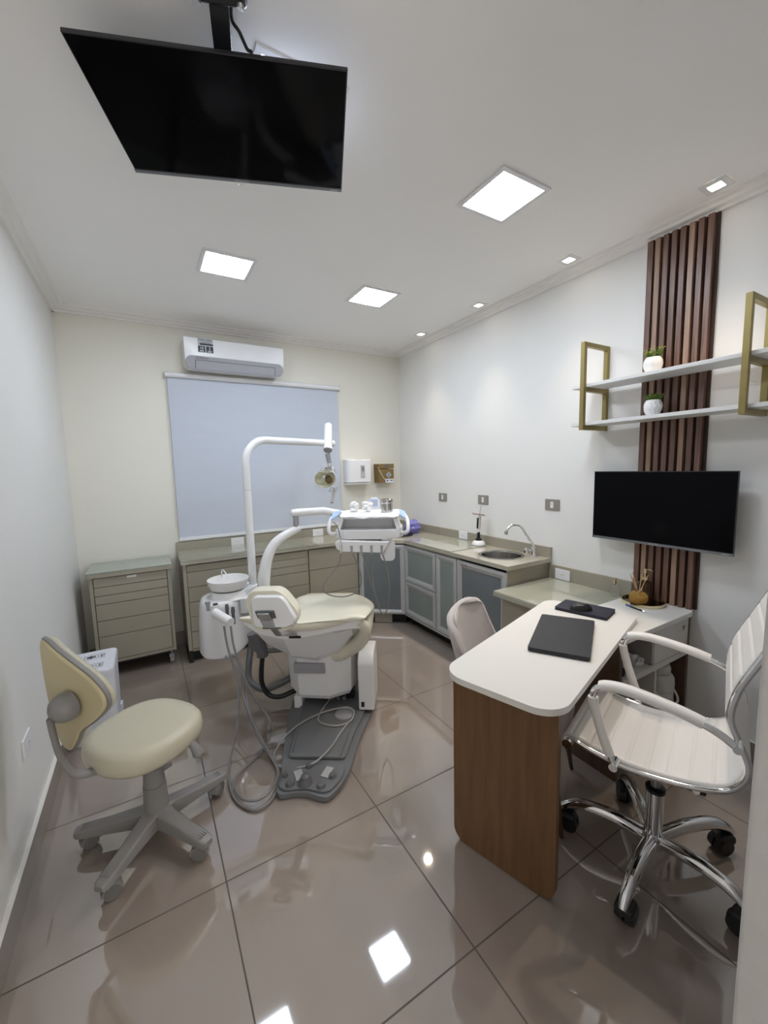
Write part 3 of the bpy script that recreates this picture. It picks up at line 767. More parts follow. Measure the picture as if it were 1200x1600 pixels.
t = thing('tap', 'chrome gooseneck tap behind the sink', 'tap', (2.428, 1.980, 0.822))
bm = nb(); lathe(bm, [(0.030, 0.8225), (0.028, 0.828), (0.018, 0.832), (0.017, 0.86), (0.020, 0.87), (0.017, 0.885), (0.011, 0.895), (0.0, 0.896)], (2.428, 1.980, 0), 24, cap=False); obj('base', bm, CHROME, t)
bm = nb(); tube(bm, [(2.428, 1.980, 0.885), (2.422, 1.984, 0.91), (2.370, 2.000, 0.985), (2.335, 2.010, 1.035), (2.300, 2.020, 1.060), (2.260, 2.032, 1.062), (2.230, 2.041, 1.045), (2.214, 2.046, 1.018)], 0.0095, 12, smooth=6); obj('spout', bm, CHROME, t)
bm = nb(); cyl(bm, (2.214, 2.046, 1.022), (2.209, 2.048, 0.998), 0.0125, n=16); obj('aerator', bm, SATIN, t)
bm = nb(); cyl(bm, (2.428, 1.98, 0.862), (2.398, 2.012, 0.864), 0.009, n=12); lathe(bm, [(0.0, 0.84), (0.016, 0.845), (0.021, 0.862), (0.016, 0.879), (0.0, 0.884)], (2.392, 2.018, 0), 10, cap=False); obj('handle', bm, CHROME, t)

# low counter
t = thing('low_counter', 'low taupe counter with glass sheet between sink cabinet and desk', 'counter', (2.2, 1.6, 0))
bm = nb(); box(bm, (1.902, 1.300, 0.650), (XR, 1.8665, 0.680), 0.001); obj('worktop', bm, TOPG, t)
bm = nb(); box(bm, (1.905, 1.300, 0.6803), (XR-0.021, 1.864, 0.6843), 0.001); obj('glass_sheet', bm, GLASST, t)
bm = nb(); box(bm, (XR-0.020, 1.300, 0.6803), (XR, 1.8665, 0.780), 0.001); obj('backsplash', bm, TAUPE, t)
bm = nb(); box(bm, (1.945, 1.31, 0.10), (2.475, 1.83, 0.6495)); obj('cabinet_body', bm, TAUPE, t)
bm = nb(); box(bm, (1.928, 1.32, 0.115), (1.9445, 1.815, 0.640), 0.001); obj('door', bm, TAUPE, t)
bm = nb(); box(bm, (2.0, 1.31, 0), (2.46, 1.81, 0.0995)); obj('plinth', bm, BLACK, t)

# things on the counters
t = thing('curing_light', 'dental curing light upright in a white charging base left of the sink', 'curing light', (2.375, 2.492, 0.8265))
cx, cy = 2.385, 2.510
bm = nb(); lathe(bm, [(0.052, 0.8268), (0.056, 0.832), (0.056, 0.842), (0.048, 0.858), (0.030, 0.870), (0.0, 0.874)], (cx, cy, 0), 28, cap=False); obj('charging_base', bm, WHITEP, t)
bm = nb(); lathe(bm, [(0.030, 0.868), (0.028, 0.882), (0.016, 0.888), (0.013, 0.92), (0.010, 0.945), (0.0, 0.947)], (cx, cy, 0), 16, cap=False); obj('socket', bm, BLACKP, t)
bm = nb(); tube(bm, [(cx, cy, 0.940), (cx-0.004, cy+0.003, 0.98), (cx, cy, 1.03), (cx+0.006, cy-0.006, 1.075)], [0.012, 0.013, 0.012, 0.011], 14, smooth=5); hp = obj('handpiece', bm, WHITEP, t)
bm = nb(); obox(bm, (cx-0.0125, cy-0.002, 1.015), (0.05, 0, 1), (0, 1, 0), (1, 0, 0), 0.045, 0.0085, 0.003, 0.002); obj('grip', bm, BLACKP, hp)
bm = nb(); tube(bm, [(cx+0.003, cy-0.012, 0.965), (cx+0.006, cy-0.016, 1.02), (cx+0.010, cy-0.016, 1.07)], 0.002, 6); obj('red_line', bm, RED, hp)
bm = nb(); obox(bm, (cx-0.004, cy-0.002, 1.090), (0.8, -0.6, -0.16), (0.6, 0.8, 0), (0.13, -0.1, 1), 0.052, 0.036, 0.003, 0.0025); obj('light_shield', bm, ORANGE, t)
bm = nb(); tube(bm, [(cx+0.006, cy-0.006, 1.08), (cx+0.011, cy-0.010, 1.13), (cx+0.016, cy-0.016, 1.165)], [0.0045, 0.0038, 0.003], 10, smooth=4); obj('light_guide', bm, CHROME, t)

bm = nb()
bmesh.ops.create_icosphere(bm, subdivisions=3, radius=1.0)
for v in bm.verts:
    q = v.co; k = 1 + 0.13*math.sin(7*q.x+3*q.y)+0.10*math.sin(9*q.z+5*q.y)
    v.co = Vector((q.x*0.085*k, q.y*0.075*k, max(-0.055, q.z*0.075*k)))
for v in bm.verts: v.co += Vector((2.335, 3.420, 0.8225+0.055))
solo('plastic_bag', bm, PURPLE, 'crumpled purple plastic bag in the counter corner behind the tray', 'bag')
bm = nb(); lathe(bm, [(0.0, 0.8225), (0.120, 0.8225), (0.128, 0.826), (0.130, 0.834), (0.126, 0.834), (0.118, 0.828), (0.0, 0.827)], (2.165, 3.385, 0), 36, cap=False)
solo('round_tray', bm, BLACKP, 'flat round black tray on the corner of the worktop', 'tray')
t = thing('perfume_bottle', 'small clear glass spray bottle on the low counter', 'bottle', (2.415, 1.370, 0.6843))
bx, by = 2.415, 1.370
bm = nb(); lathe(bm, [(0.0, 0.685), (0.022, 0.685), (0.026, 0.695), (0.026, 0.735), (0.020, 0.752), (0.008, 0.758), (0.008, 0.766), (0.0, 0.766)], (bx, by, 0), 18, cap=False); obj('flask', bm, CLEAR, t)
bm = nb(); cyl(bm, (bx, by, 0.766), (bx, by, 0.782), 0.010, n=14); cyl(bm, (bx, by, 0.782), (bx, by, 0.800), 0.0075, n=14); obj('sprayer', bm, GOLDP, t)
# ================================================================== desk
DA = math.radians(17.0)
DU = Vector((math.cos(DA), math.sin(DA), 0)); DV = Vector((-math.sin(DA), math.cos(DA), 0))
DM = Matrix.Rotation(DA, 4, 'Z')
t = thing('desk', 'white topped desk with a broad wooden end panel', 'desk', (1.12, 0.95, 0))
bm = nb(); prism(bm, rrect(1.205, 2.285, 0.402, 0.848, (0.02, 0.07, 0.10, 0.10), 8), 0.7052, 0.730, 0.002); bmesh.ops.transform(bm, matrix=DM, verts=bm.verts); obj('desk_top', bm, DESKW, t)
bm = nb(); prism(bm, [(v, z) for v, z in rrect(0.428, 0.828, 0.001, 0.7048, (0.055, 0.012, 0.012, 0.055), 6)], 1.272, 1.300, 0.0015, axis='x'); bmesh.ops.transform(bm, matrix=DM, verts=bm.verts); obj('end_panel', bm, DESKWOOD, t)

t = thing('side_cabinet', 'low cabinet with white top and sliding door under the slatted panel', 'cabinet', (2.14, 1.14, 0))
bm = nb(); prism(bm, rrect(1.795, 2.4865, 0.965, 1.298, (0.07, 0.004, 0.03, 0.03), 8), 0.680, 0.7048, 0.0015); obj('top', bm, DESKW, t)
for x in (1.800, 2.436):
    bm = nb(); box(bm, (x, 0.985, 0.0), (x+0.024, 1.290, 0.6795), 0.001); obj('side_panel', bm, DARKWOOD, t)
bm = nb(); box(bm, (1.825, 1.276, 0.02), (2.4355, 1.288, 0.6795)); obj('back_panel', bm, CABG, t)
bm = nb(); box(bm, (1.825, 0.983, 0.462), (2.4355, 1.2755, 0.488), 0.001); obj('shelf', bm, CABW, t)
bm = nb(); box(bm, (1.825, 0.980, 0.4885), (2.4355, 0.990, 0.494)); obj('door_rail', bm, CABW, t)
bm = nb(); box(bm, (2.095, 0.998, 0.4885), (2.115, 1.2755, 0.6795)); obj('divider', bm, CABG, t)
bm = nb(); box(bm, (2.098, 0.983, 0.495), (2.4345, 0.9965, 0.6785), 0.001); d = obj('sliding_door', bm, CABW, t)
bm = nb(); lathe(bm, [(0.0, 0), (0.012, 0), (0.014, 0.003), (0.011, 0.0035), (0.010, 0.001)], (0, 0, 0), 20, cap=False); bmesh.ops.transform(bm, matrix=Matrix.Translation((2.385, 0.983, 0.625)) @ Matrix.Rotation(PI/2, 4, 'X'), verts=bm.verts); obj('finger_pull', bm, CHROME, d)
bm = nb(); box(bm, (2.122, 0.987, 0.02), (2.140, 1.2755, 0.4615)); obj('lower_divider', bm, CABW, t)

# things in the cabinet
t = thing('thermos_jug', 'white thermos jug with carrying handle inside the cabinet by the wall', 'thermos', (2.335, 1.065, 0.0))
tx, ty = 2.340, 1.068
bm = nb(); lathe(bm, [(0.0, 0.001), (0.066, 0.001), (0.072, 0.01), (0.072, 0.20), (0.070, 0.235), (0.070, 0.27)], (tx, ty, 0), 32, cap=False); obj('body', bm, CABW, t)
bm = nb(); lathe(bm, [(0.071, 0.272), (0.073, 0.30), (0.071, 0.335), (0.062, 0.352), (0.05, 0.358)], (tx, ty, 0), 32); obj('collar', bm, CABW, t)
bm = nb(); lathe(bm, [(0.052, 0.359), (0.054, 0.385), (0.048, 0.405), (0.035, 0.412), (0.0, 0.413)], (tx, ty, 0), 28, cap=False); obj('lid', bm, CABW, t)
bm = nb(); tube(bm, [(tx-0.078, ty, 0.31), (tx-0.080, ty-0.03, 0.265), (tx-0.05, ty-0.074, 0.225), (tx, ty-0.086, 0.212), (tx+0.05, ty-0.074, 0.225), (tx+0.080, ty-0.03, 0.265), (tx+0.078, ty, 0.31)], 0.006, 8, smooth=5); obj('handle', bm, WHITEP, t)
bm = nb(); box(bm, (tx+0.066, ty-0.02, 0.29), (tx+0.084, ty+0.02, 0.33), 0.004); obj('handle_pivot', bm, WHITEP, t)
bm = nb(); lathe(bm, [(0.0, 0.489), (0.035, 0.489), (0.06, 0.50), (0.068, 0.525), (0.066, 0.527), (0.056, 0.503), (0.0, 0.494)], (1.895, 1.10, 0), 28, cap=False)
solo('bowl', bm, CERAM, 'white bowl on the open shelf of the cabinet under the desk', 'bowl')
bm = nb(); obox(bm, (1.90, 1.035, 0.4965), (1, 0.4, 0), (-0.4, 1, 0), (0, 0, 1), 0.035, 0.022, 0.008, 0.006, 3)
solo('case', bm, BLACKM, 'small black case on the open shelf of the cabinet under the desk', 'case')
bm = nb(); rg = []
for (r, z, k) in ((0.0, 0.4885, 0), (0.028, 0.4885, 0), (0.044, 0.503, 1), (0.050, 0.522, 1), (0.044, 0.518, 1), (0.026, 0.497, 0), (0.0, 0.495, 0)):
    rg.append([(2.035+r*(1+0.16*k*math.cos(8*q))*math.cos(q), 1.055+r*(1+0.16*k*math.cos(8*q))*math.sin(q), z) for q in [2*PI*i/48 for i in range(48)]])
loft(bm, rg, cap=False)
solo('dish', bm, CERAM, 'small frilled white dish on the open shelf of the cabinet', 'dish')

# things on the desk
def quad_slab(c0, pts, z0, z1, bev): 
    bm = nb(); prism(bm, pts, z0, z1, bev); return bm
t = thing('laptop', 'closed black laptop on the white desk', 'laptop', (1.555, 1.105, 0.730))
q = [(1.309, 1.092), (1.432, 0.895), (1.798, 1.108), (1.668, 1.305)]
bm = nb(); prism(bm, round_poly(q, 0.012), 0.7325, 0.7415, 0.0015); obj('base', bm, BLACKM, t)
bm = nb(); prism(bm, round_poly(q, 0.012), 0.7420, 0.7495, 0.0015); obj('lid', bm, BLACKM, t)
bm = nb()
cq = Vector((1.552, 1.10))
for p in q:
    r = cq.lerp(Vector(p), 0.88); cyl(bm, (r.x, r.y, 0.7302), (r.x, r.y, 0.7327), 0.008, n=12)
obj('rubber_foot', bm, RUBBER, t)
t = thing('notebook', 'dark navy notebook with the mouse on it', 'notebook', (1.91, 1.24, 0.730))
q = [(1.815, 1.343, 0.735), (1.884, 1.101, 0.735), (2.037, 1.145, 0.735), (1.970, 1.386, 0.735)]
q = [p[:2] for p in q]
bm = nb(); prism(bm, round_poly(q, 0.008), 0.7302, 0.7325, 0.0006); prism(bm, round_poly(q, 0.008), 0.7435, 0.7460, 0.0006); obj('cover', bm, NAVY, t)
cq = Vector((sum(p[0] for p in q)/4, sum(p[1] for p in q)/4))
bm = nb(); prism(bm, [tuple(cq.lerp(Vector(p), 0.975)) for p in q], 0.7327, 0.7433); obj('pages', bm, NAVYL, t)
t = thing('mouse', 'black computer mouse on the navy notebook', 'mouse', (1.925, 1.245, 0.746))
mc = Vector(((1.887, 1.238, 0.755)[0], (1.887, 1.238, 0.755)[1], 0.7462)); md = Vector((0.75, -0.66, 0)); ms = Vector((0.66, 0.75, 0))
bm = nb(); rg = []
for k in range(9):
    a = PI/2*k/8; s = math.cos(a)**0.6 if k < 8 else 0.0; z = 0.033*math.sin(a)
    rg.append([mc + md*0.054*s*math.cos(b)*(1 if math.cos(b) > 0 else 1.0) + ms*0.031*s*math.sin(b)*(1-0.12*math.cos(b)) + Vector((0, 0, z)) for b in [2*PI*i/28 for i in range(28)]])
loft(bm, rg); obj('shell', bm, BLACKP, t, angle=60)
bm = nb(); cyl(bm, mc + md*0.028 + ms*0.004 + Vector((0, 0, 0.026)), mc + md*0.028 - ms*0.004 + Vector((0, 0, 0.026)), 0.008, n=14); obj('wheel', bm, DGREY, t)

TX, TY = 2.366, 1.182
t = thing('mirror_tray', 'round mirrored tray with gold rim on the cabinet top', 'tray', (TX, TY, 0.7048))
bm = nb(); lathe(bm, [(0.0, 0.7050), (0.100, 0.7050), (0.105, 0.706), (0.106, 0.722), (0.102, 0.722), (0.101, 0.7095), (0.0, 0.7092)], (TX, TY, 0), 48, cap=False); obj('rim', bm, GOLDP, t)
bm = nb(); lathe(bm, [(0.100, 0.7096), (0.0999, 0.7102), (0.0, 0.7102)], (TX, TY, 0), 48, cap=False); obj('mirror', bm, MIRROR, t)
t = thing('reed_diffuser', 'round glass reed diffuser with amber oil and wooden sticks', 'diffuser', (2.325, 1.175, 0.7103))
rx, ry = 2.328, 1.186
bm = nb(); lathe(bm, [(0.0, 0.711), (0.030, 0.711), (0.040, 0.718), (0.047, 0.735), (0.046, 0.755), (0.034, 0.772), (0.018, 0.780), (0.016, 0.795), (0.019, 0.800)], (rx, ry, 0), 28, cap=False); obj('flask', bm, CLEAR, t)
bm = nb(); lathe(bm, [(0.0, 0.713), (0.028, 0.713), (0.037, 0.719), (0.0445, 0.736), (0.0435, 0.750), (0.0, 0.750)], (rx, ry, 0), 28, cap=False); obj('oil', bm, AMBERL, t)
for k, (dx, dy, h) in enumerate(((-0.050, 0.02, 0.150), (-0.036, -0.03, 0.155), (-0.022, 0.04, 0.16), (0.030, -0.03, 0.155), (0.048, 0.01, 0.15), (0.020, 0.05, 0.16))):
    bm = nb(); cyl(bm, (rx-dx*0.45, ry-dy*0.45, 0.716), (rx+dx, ry+dy, 0.716+h), 0.0019, n=6); obj('stick', bm, REED, t)
t = thing('soap_dispenser', 'tall amber bottle with gold pump on the mirrored tray', 'bottle', (2.40, 1.178, 0.7103))
sx_, sy_ = 2.408, 1.196
bm = nb(); lathe(bm, [(0.0, 0.711), (0.036, 0.711), (0.039, 0.716), (0.039, 0.800), (0.034, 0.815), (0.016, 0.824), (0.015, 0.828)], (sx_, sy_, 0), 28); obj('bottle_body', bm, AMBER, t)
bm = nb(); cyl(bm, (sx_, sy_, 0.829), (sx_, sy_, 0.848), 0.017, n=20); obj('collar', bm, GOLDP, t)
bm = nb(); cyl(bm, (sx_, sy_, 0.848), (sx_, sy_, 0.876), 0.005, n=12); cyl(bm, (sx_, sy_, 0.868), (sx_, sy_, 0.894), 0.0105, 0.0085, n=16); tube(bm, [(sx_, sy_, 0.888), (sx_+0.02, sy_-0.016, 0.888), (sx_+0.03, sy_-0.024, 0.878)], 0.0035, 8, smooth=4); obj('pump', bm, GOLDP, t)
a = Vector((2.245, 1.208, 0.710)); b = Vector((2.210, 1.064, 0.710)); d = (b-a).normalized()
t = thing('pen', 'blue and black ballpoint pen beside the mirrored tray', 'pen', ((a+b)/2)[:2] + (0.705,) if False else (2.27, 1.13, 0.705))
bm = nb(); cyl(bm, a + d*0.03, a + d*0.105, 0.0042, n=10); obj('barrel', bm, BLACKP, t)
bm = nb(); cyl(bm, a, a + d*0.03, 0.004, n=10); obox(bm, a + d*0.018 + Vector((0, 0, 0.005)), d, d.cross(Vector((0, 0, 1))), (0, 0, 1), 0.018, 0.002, 0.0008); obj('clip_end', bm, BLUED, t)
bm = nb(); cyl(bm, a + d*0.105, a + d*0.120, 0.0042, 0.0035, n=10); cyl(bm, a + d*0.120, a + d*0.132, 0.0032, 0.0008, n=10); obj('tip', bm, CHROME, t)

# ================================================================== grey upholstered chair behind the desk
f = Vector((0.5, -0.866, 0)); r = Vector((-0.866, -0.5, 0)); SCn = Vector((1.425, 1.215, 0))
t = thing('upholstered_chair', 'pale grey fabric chair pushed in behind the desk', 'chair', SCn, 0)
def shell_pt(tt, z):
    k = (z-0.40)/0.43
    c = SCn - f*(0.185 + 0.125*k + 0.02*math.sin(PI*k)) + Vector((0, 0, z))
    hw = 0.225 - 0.018*k; wing = 0.15 - 0.10*k
    return c + r*hw*math.sin(tt*PI/2) + f*wing*(1-math.cos(tt*PI/2))
rings = []
NT, NZ = 18, 12
def prof_z(tt, j):   # top edge is rounded at the sides
    top = 0.842 - 0.045*abs(tt)**4.0
    return 0.40 + (top-0.40)*j/NZ
outer, inner = [], []
bm = nb()
G = []
for j in range(NZ+1):
    row = []
    for i in range(NT+1):
        tt = -1+2*i/NT; p = shell_pt(tt, prof_z(tt, j)); row.append(p)
    G.append(row)
th = 0.019
def nrm(i, j):
    a = G[j][min(i+1, NT)]-G[j][max(i-1, 0)]; b = G[min(j+1, NZ)][i]-G[max(j-1, 0)][i]
    return a.cross(b).normalized()
loops = []
for j in range(NZ+1):
    w_ = th*(1.0 if j < NZ else 0.75)
    front = [G[j][i] + nrm(i, j)*w_ for i in range(NT+1)]; back = [G[j][i] - nrm(i, j)*w_ for i in range(NT, -1, -1)]
    loops.append(front+back)
loft(bm, loops); obj('backrest', bm, FABRIC, t, sub=1, angle=80)
bm = nb()
ol = rrect(-0.232, 0.232, -0.205, 0.215, 0.085, 7)
LW = lambda x, y, z: SCn + r*x + f*y + Vector((0, 0, z))
loft(bm, [[LW(x*0.93, y*0.93, 0.350) for x, y in ol], [LW(x*0.99, y*0.99, 0.366) for x, y in ol], [LW(x, y, 0.42) for x, y in ol], [LW(x*0.97, y*0.97, 0.446) for x, y in ol], [LW(x*0.86, y*0.86, 0.458) for x, y in ol]]); obj('seat', bm, FABRIC, t, angle=70)
for sx2, sy2, ex, ey in ((-1, 1, -0.214, 0.200), (1, 1, 0.214, 0.200), (-1, -1, -0.20, -0.24), (1, -1, 0.20, -0.24)):
    bm = nb(); cyl(bm, LW(sx2*0.165, sy2*0.15, 0.352), LW(ex, ey, 0.0005), 0.017, 0.0095, 14); obj('leg', bm, DARKWOOD, t)

# ================================================================== white and chrome office chair
OC = Vector((1.530, 0.690, 0)); f = Vector((-0.330, 0.944, 0)).normalized(); r = Vector((f.y, -f.x, 0))
L = lambda x, y, z: OC + r*x + f*y + Vector((0, 0, z))
t = thing('office_chair', 'white ribbed swivel chair with chrome frame at the desk', 'chair', OC, math.atan2(r.y, r.x))
pr = [(0.262, 0.470), (0.258, 0.500), (0.235, 0.517), (0.16, 0.503), (0.06, 0.492), (-0.05, 0.502), (-0.13, 0.520), (-0.190, 0.545), (-0.224, 0.590), (-0.230, 0.640), (-0.205, 0.705), (-0.185, 0.770), (-0.200, 0.860), (-0.237, 0.950), (-0.275, 1.040), (-0.315, 1.130)]
path = smooth_path([(0, a, b) for a, b in pr], 26)
def offs(i, d):
    a = path[max(i-1, 0)]; b = path[min(i+1, len(path)-1)]; tg = (b-a).normalized(); n = Vector((0, -tg.z, tg.y)); n = -n
    return path[i] + n*d
acc = 0.0; rings = []
for i, p in enumerate(path):
    if i: acc += (path[i]-path[i-1]).length
    g_ = (acc+0.029) % 0.058 - 0.029
    up = 0.0115 - 0.0055*math.exp(-(g_/0.0042)**2); W = 0.203
    a = offs(i, up); b = offs(i, -0.007); e = offs(i, 0.004); h = offs(i, 0.0085)
    rings.append([L(-W, b.y, b.z), L(W, b.y, b.z), L(W, e.y, e.z), L(W-0.005, h.y, h.z), L(W-0.016, a.y, a.z), L(-W+0.016, a.y, a.z), L(-W+0.005, h.y, h.z), L(-W, e.y, e.z)])
bm = nb(); loft(bm, rings); obj('seat_and_back', bm, LEATHER, t, angle=50)
for s in (-1, 1):
    bm = nb(); tube(bm, [L(s*0.215, p.y, p.z-0.003) for p in path[14::4]], 0.0, 12, flat=(0.0095, 0.0125)); obj('side_rail', bm, CHROME, t)
    bm = nb(); cyl(bm, L(s*0.200, 0.246, 0.500), L(s*0.234, 0.246, 0.500), 0.017, n=20); obj('end_cap', bm, CHROME, t)
    # arm: front post, padded rest, rear strut
    ap = [(0.095, 0.502), (0.125, 0.58), (0.158, 0.69), (0.160, 0.738), (0.130, 0.765), (0.06, 0.772), (-0.05, 0.758), (-0.12, 0.742), (-0.165, 0.725), (-0.205, 0.700)]
    q = smooth_path([(0, a, b) for a, b in ap], 8)
    bm = nb(); tube(bm, [L(s*0.250, p.y, p.z) for p in q], 0.0, 12, flat=(0.011, 0.0075)); obj('armrest', bm, CHROME, t)
    ar = t.children[-1]
    bm = nb(); qq = [p for p in q if 0.0 <= 1][30:58]
    tube(bm, [L(s*0.250, p.y, p.z+0.004) for p in qq], 0.0, 14, flat=(0.022, 0.0165)); obj('arm_pad', bm, LEATHER, ar)
    bm = nb(); tube(bm, [L(s*0.250, p.y, p.z) for p in q[4:21]], 0.0, 14, flat=(0.0165, 0.0145)); obj('post_sleeve', bm, LEATHER, ar)
    bm = nb(); cyl(bm, L(s*0.212, 0.095, 0.500), L(s*0.262, 0.095, 0.500), 0.013, n=16); cyl(bm, L(s*0.212, -0.205, 0.700), L(s*0.262, -0.205, 0.700), 0.012, n=16); obj('arm_bolt', bm, CHROME, ar)
for y, z in ((0.10, 0.478), (-0.12, 0.500)):
    bm = nb(); cyl(bm, L(-0.212, y, z), L(0.212, y, z), 0.010, n=14); obj('cross_bar', bm, CHROME, t)
bm = nb(); obox(bm, L(0, 0.0, 0.455), r, f, (0, 0, 1), 0.075, 0.115, 0.018, 0.01); obj('tilt_mechanism', bm, BLACKP, t)
for y_, z_ in ((0.055, 0.474), (-0.115, 0.494)):
    bm = nb(); obox(bm, L(-0.150, y_, z_), r, f, (0, 0, 1), 0.052, 0.030, 0.010, 0.006); obox(bm, L(0.150, y_, z_), r, f, (0, 0, 1), 0.052, 0.030, 0.010, 0.006); obj('seat_clamp', bm, BLACKP, t)
bm = nb(); cyl(bm, L(0.07, 0.02, 0.45), L(0.20, 0.03, 0.445), 0.006, n=8); obox(bm, L(0.215, 0.03, 0.444), r, f, (0, 0, 1), 0.03, 0.014, 0.006, 0.003); obj('lever', bm, BLACKP, t)
bm = nb(); cyl(bm, L(0, 0, 0.300), L(0, 0, 0.440), 0.0155, n=20); obj('gas_piston', bm, SATIN, t)
bm = nb(); cyl(bm, L(0, 0, 0.105), L(0, 0, 0.298), 0.0285, n=28); obj('column', bm, CHROME, t)
bm = nb(); lathe(bm, [(0.0, 0.333), (0.032, 0.333), (0.032, 0.345), (0.016, 0.350), (0.0, 0.350)], OC - Vector((0, 0, 0.035)), 28, cap=False); obj('collar', bm, BLACKP, t)
bm = nb(); cyl(bm, L(0, 0, 0.085), L(0, 0, 0.128), 0.040, n=28); obj('hub', bm, CHROME, t)
WH = [(1.526, 0.418), (1.249, 0.631), (1.400, 0.950), (1.735, 0.905), (1.809, 0.575)]
for (wx, wy) in WH:
    e = Vector((wx, wy, 0)); dr = (e-OC); dist = dr.length; dr.normalize(); sd = Vector((-dr.y, dr.x, 0))
    P0 = OC + Vector((0, 0, 0.108))
    bm = nb(); tube(bm, [P0 + dr*0.02, P0 + dr*dist*0.45 + Vector((0, 0, 0.022)), P0 + dr*dist*0.80 + Vector((0, 0, 0.020)), P0 + dr*dist*1.0 - Vector((0, 0, 0.004)), P0 + dr*dist*1.13 - Vector((0, 0, 0.036))], [0.0235, 0.0235, 0.022, 0.018, 0.012], 14, smooth=7); lg = obj('leg', bm, CHROME, t)
    c = OC + dr*dist*1.0
    bm = nb()
    for s in (-1, 1): cyl(bm, c + sd*0.004*s + Vector((0, 0, 0.0345)) - dr*0.008, c + sd*0.029*s + Vector((0, 0, 0.0345)) - dr*0.008, 0.0345, 0.029, 24)
    cyl(bm, c + Vector((0, 0, 0.03)), c + Vector((0, 0, 0.083)), 0.0065, n=10)
    obox(bm, c + Vector((0, 0, 0.058)) + dr*0.002, sd, dr, (0, 0, 1), 0.029, 0.034, 0.018, 0.015, 3)
    obj('castor', bm, RUBBER, lg)

# ================================================================== cream operator stool
OS = Vector((-0.060, 1.830, 0)); th = math.radians(38); f = Vector((math.cos(th), math.sin(th), 0)); r = Vector((f.y, -f.x, 0))
t = thing('operator_stool', 'cream vinyl swivel stool with grey five star base', 'stool', OS, 0)
SX = Vector((-0.078, 1.850, 0))
LS = lambda x, y, z: SX + r*x + f*y + Vector((0, 0, z))
ol = []
for i in range(40):
    a = 2*PI*i/40; ca, sa = math.cos(a), math.sin(a); e = 2/2.5
    ol.append((0.200*math.copysign(abs(ca)**e, ca)*(1+0.04*sa), 0.200*math.copysign(abs(sa)**e, sa)))
bm = nb(); loft(bm, [[LS(x*k, y*k, z) for x, y in ol] for k, z in ((0.80, 0.388), (0.93, 0.393), (0.985, 0.410), (1.0, 0.435), (0.985, 0.460), (0.93, 0.476), (0.80, 0.484), (0.5, 0.486), (0.2, 0.485))]); obj('seat', bm, CREAM, t, angle=80)
bm = nb(); loft(bm, [[LS(x*k, y*k, z) for x, y in ol] for k, z in ((0.70, 0.372), (0.80, 0.376), (0.82, 0.387))]); obj('seat_pan', bm, STOOLG, t)
BC = SX - f*0.220
LB = lambda x, d, z: BC + r*x + f*d + Vector((0, 0, z))
bo = [(-0.196, 0.893), (-0.198, 0.80), (-0.176, 0.690), (-0.140, 0.590), (-0.104, 0.530), (-0.060, 0.519), (-0.020, 0.565), (0.006, 0.605), (0.075, 0.655), (0.123, 0.707), (0.118, 0.752), (0.070, 0.808), (-0.009, 0.852), (-0.103, 0.888), (-0.165, 0.905)]
cb = Vector((-0.06, 0.72))
bs = [(p.x, p.y) for p in [Vector(q[:2]) for q in smooth_path([(a, b, 0) for a, b in bo], 4, closed=True)]]
cv = lambda x: -0.0035*max(0.0, 1-((x+0.04)/0.16)**2)
def bk(k, d): return [LB(cb.x+(x-cb.x)*k, d+1.4*cv(x)*4, cb.y+(z-cb.y)*k) for x, z in bs]
bm = nb(); loft(bm, [bk(0.95, -0.006), bk(1.0, 0.0), bk(1.0, 0.006)]); obj('back_panel', bm, CREAMB, t, angle=60)
bm = nb(); loft(bm, [bk(0.985, 0.006), bk(1.035, 0.007), bk(1.045, 0.013), bk(1.035, 0.020), bk(0.99, 0.021)]); obj('edge_trim', bm, STOOLG, t, angle=60)
bm = nb(); loft(bm, [bk(0.98, 0.021), bk(1.01, 0.026), bk(1.00, 0.036), bk(0.95, 0.047), bk(0.82, 0.055), bk(0.5, 0.058), bk(0.2, 0.058)]); obj('backrest', bm, CREAM, t, angle=70)
K = Vector((-0.326, 1.690, 0.705))
bm = nb(); 
k0 = K - f*0.010 + r*0.0
rg_ = [(0.0, 0.0), (0.022, 0.004), (0.038, 0.014), (0.047, 0.030), (0.050, 0.048), (0.049, 0.066)]
ux_, uz_ = r, Vector((0, 0, 1))
loft(bm, [[K - f*0.016 + r*0.010 + f*d_ + ux_*(q_*1.0*math.cos(a_)) + uz_*(q_*math.sin(a_)) for a_ in [2*PI*i_/24 for i_ in range(24)]] for q_, d_ in rg_]); obj('back_hinge', bm, STOOLG, t)
bm = nb(); tube(bm, [K - f*0.012 - Vector((0, 0, 0.02)), (-0.332, 1.690, 0.62), (-0.322, 1.695, 0.54), (-0.300, 1.705, 0.465), (-0.265, 1.725, 0.428), (-0.19, 1.765, 0.405), (-0.10, 1.82, 0.382)], 0.0, 14, smooth=6, flat=(0.017, 0.010)); obj('back_bar', bm, STOOLG, t)
bm = nb(); cyl(bm, OS + Vector((0.02, -0.01, 0.365)), (0.075, 1.735, 0.425), 0.007, n=10); tube(bm, [(0.068, 1.738, 0.425), (0.092, 1.728, 0.39), (0.104, 1.722, 0.36), (0.108, 1.720, 0.345)], [0.008, 0.017, 0.023, 0.012], 14, smooth=5); obj('lever', bm, STOOLG, t)
bm = nb(); cyl(bm, OS + Vector((0, 0, 0.225)), OS + Vector((0, 0, 0.300)), 0.040, 0.037, 24); obj('upper_sleeve', bm, STOOLG, t)
bm = nb(); cyl(bm, OS + Vector((0, 0, 0.2955)), OS + Vector((0, 0, 0.374)), 0.033, 0.030, 24); obj('gas_piston', bm, STOOLG, t)
bm = nb(); cyl(bm, OS + Vector((0, 0, 0.095)), OS + Vector((0, 0, 0.227)), 0.047, 0.043, 28); obj('column', bm, STOOLG, t)
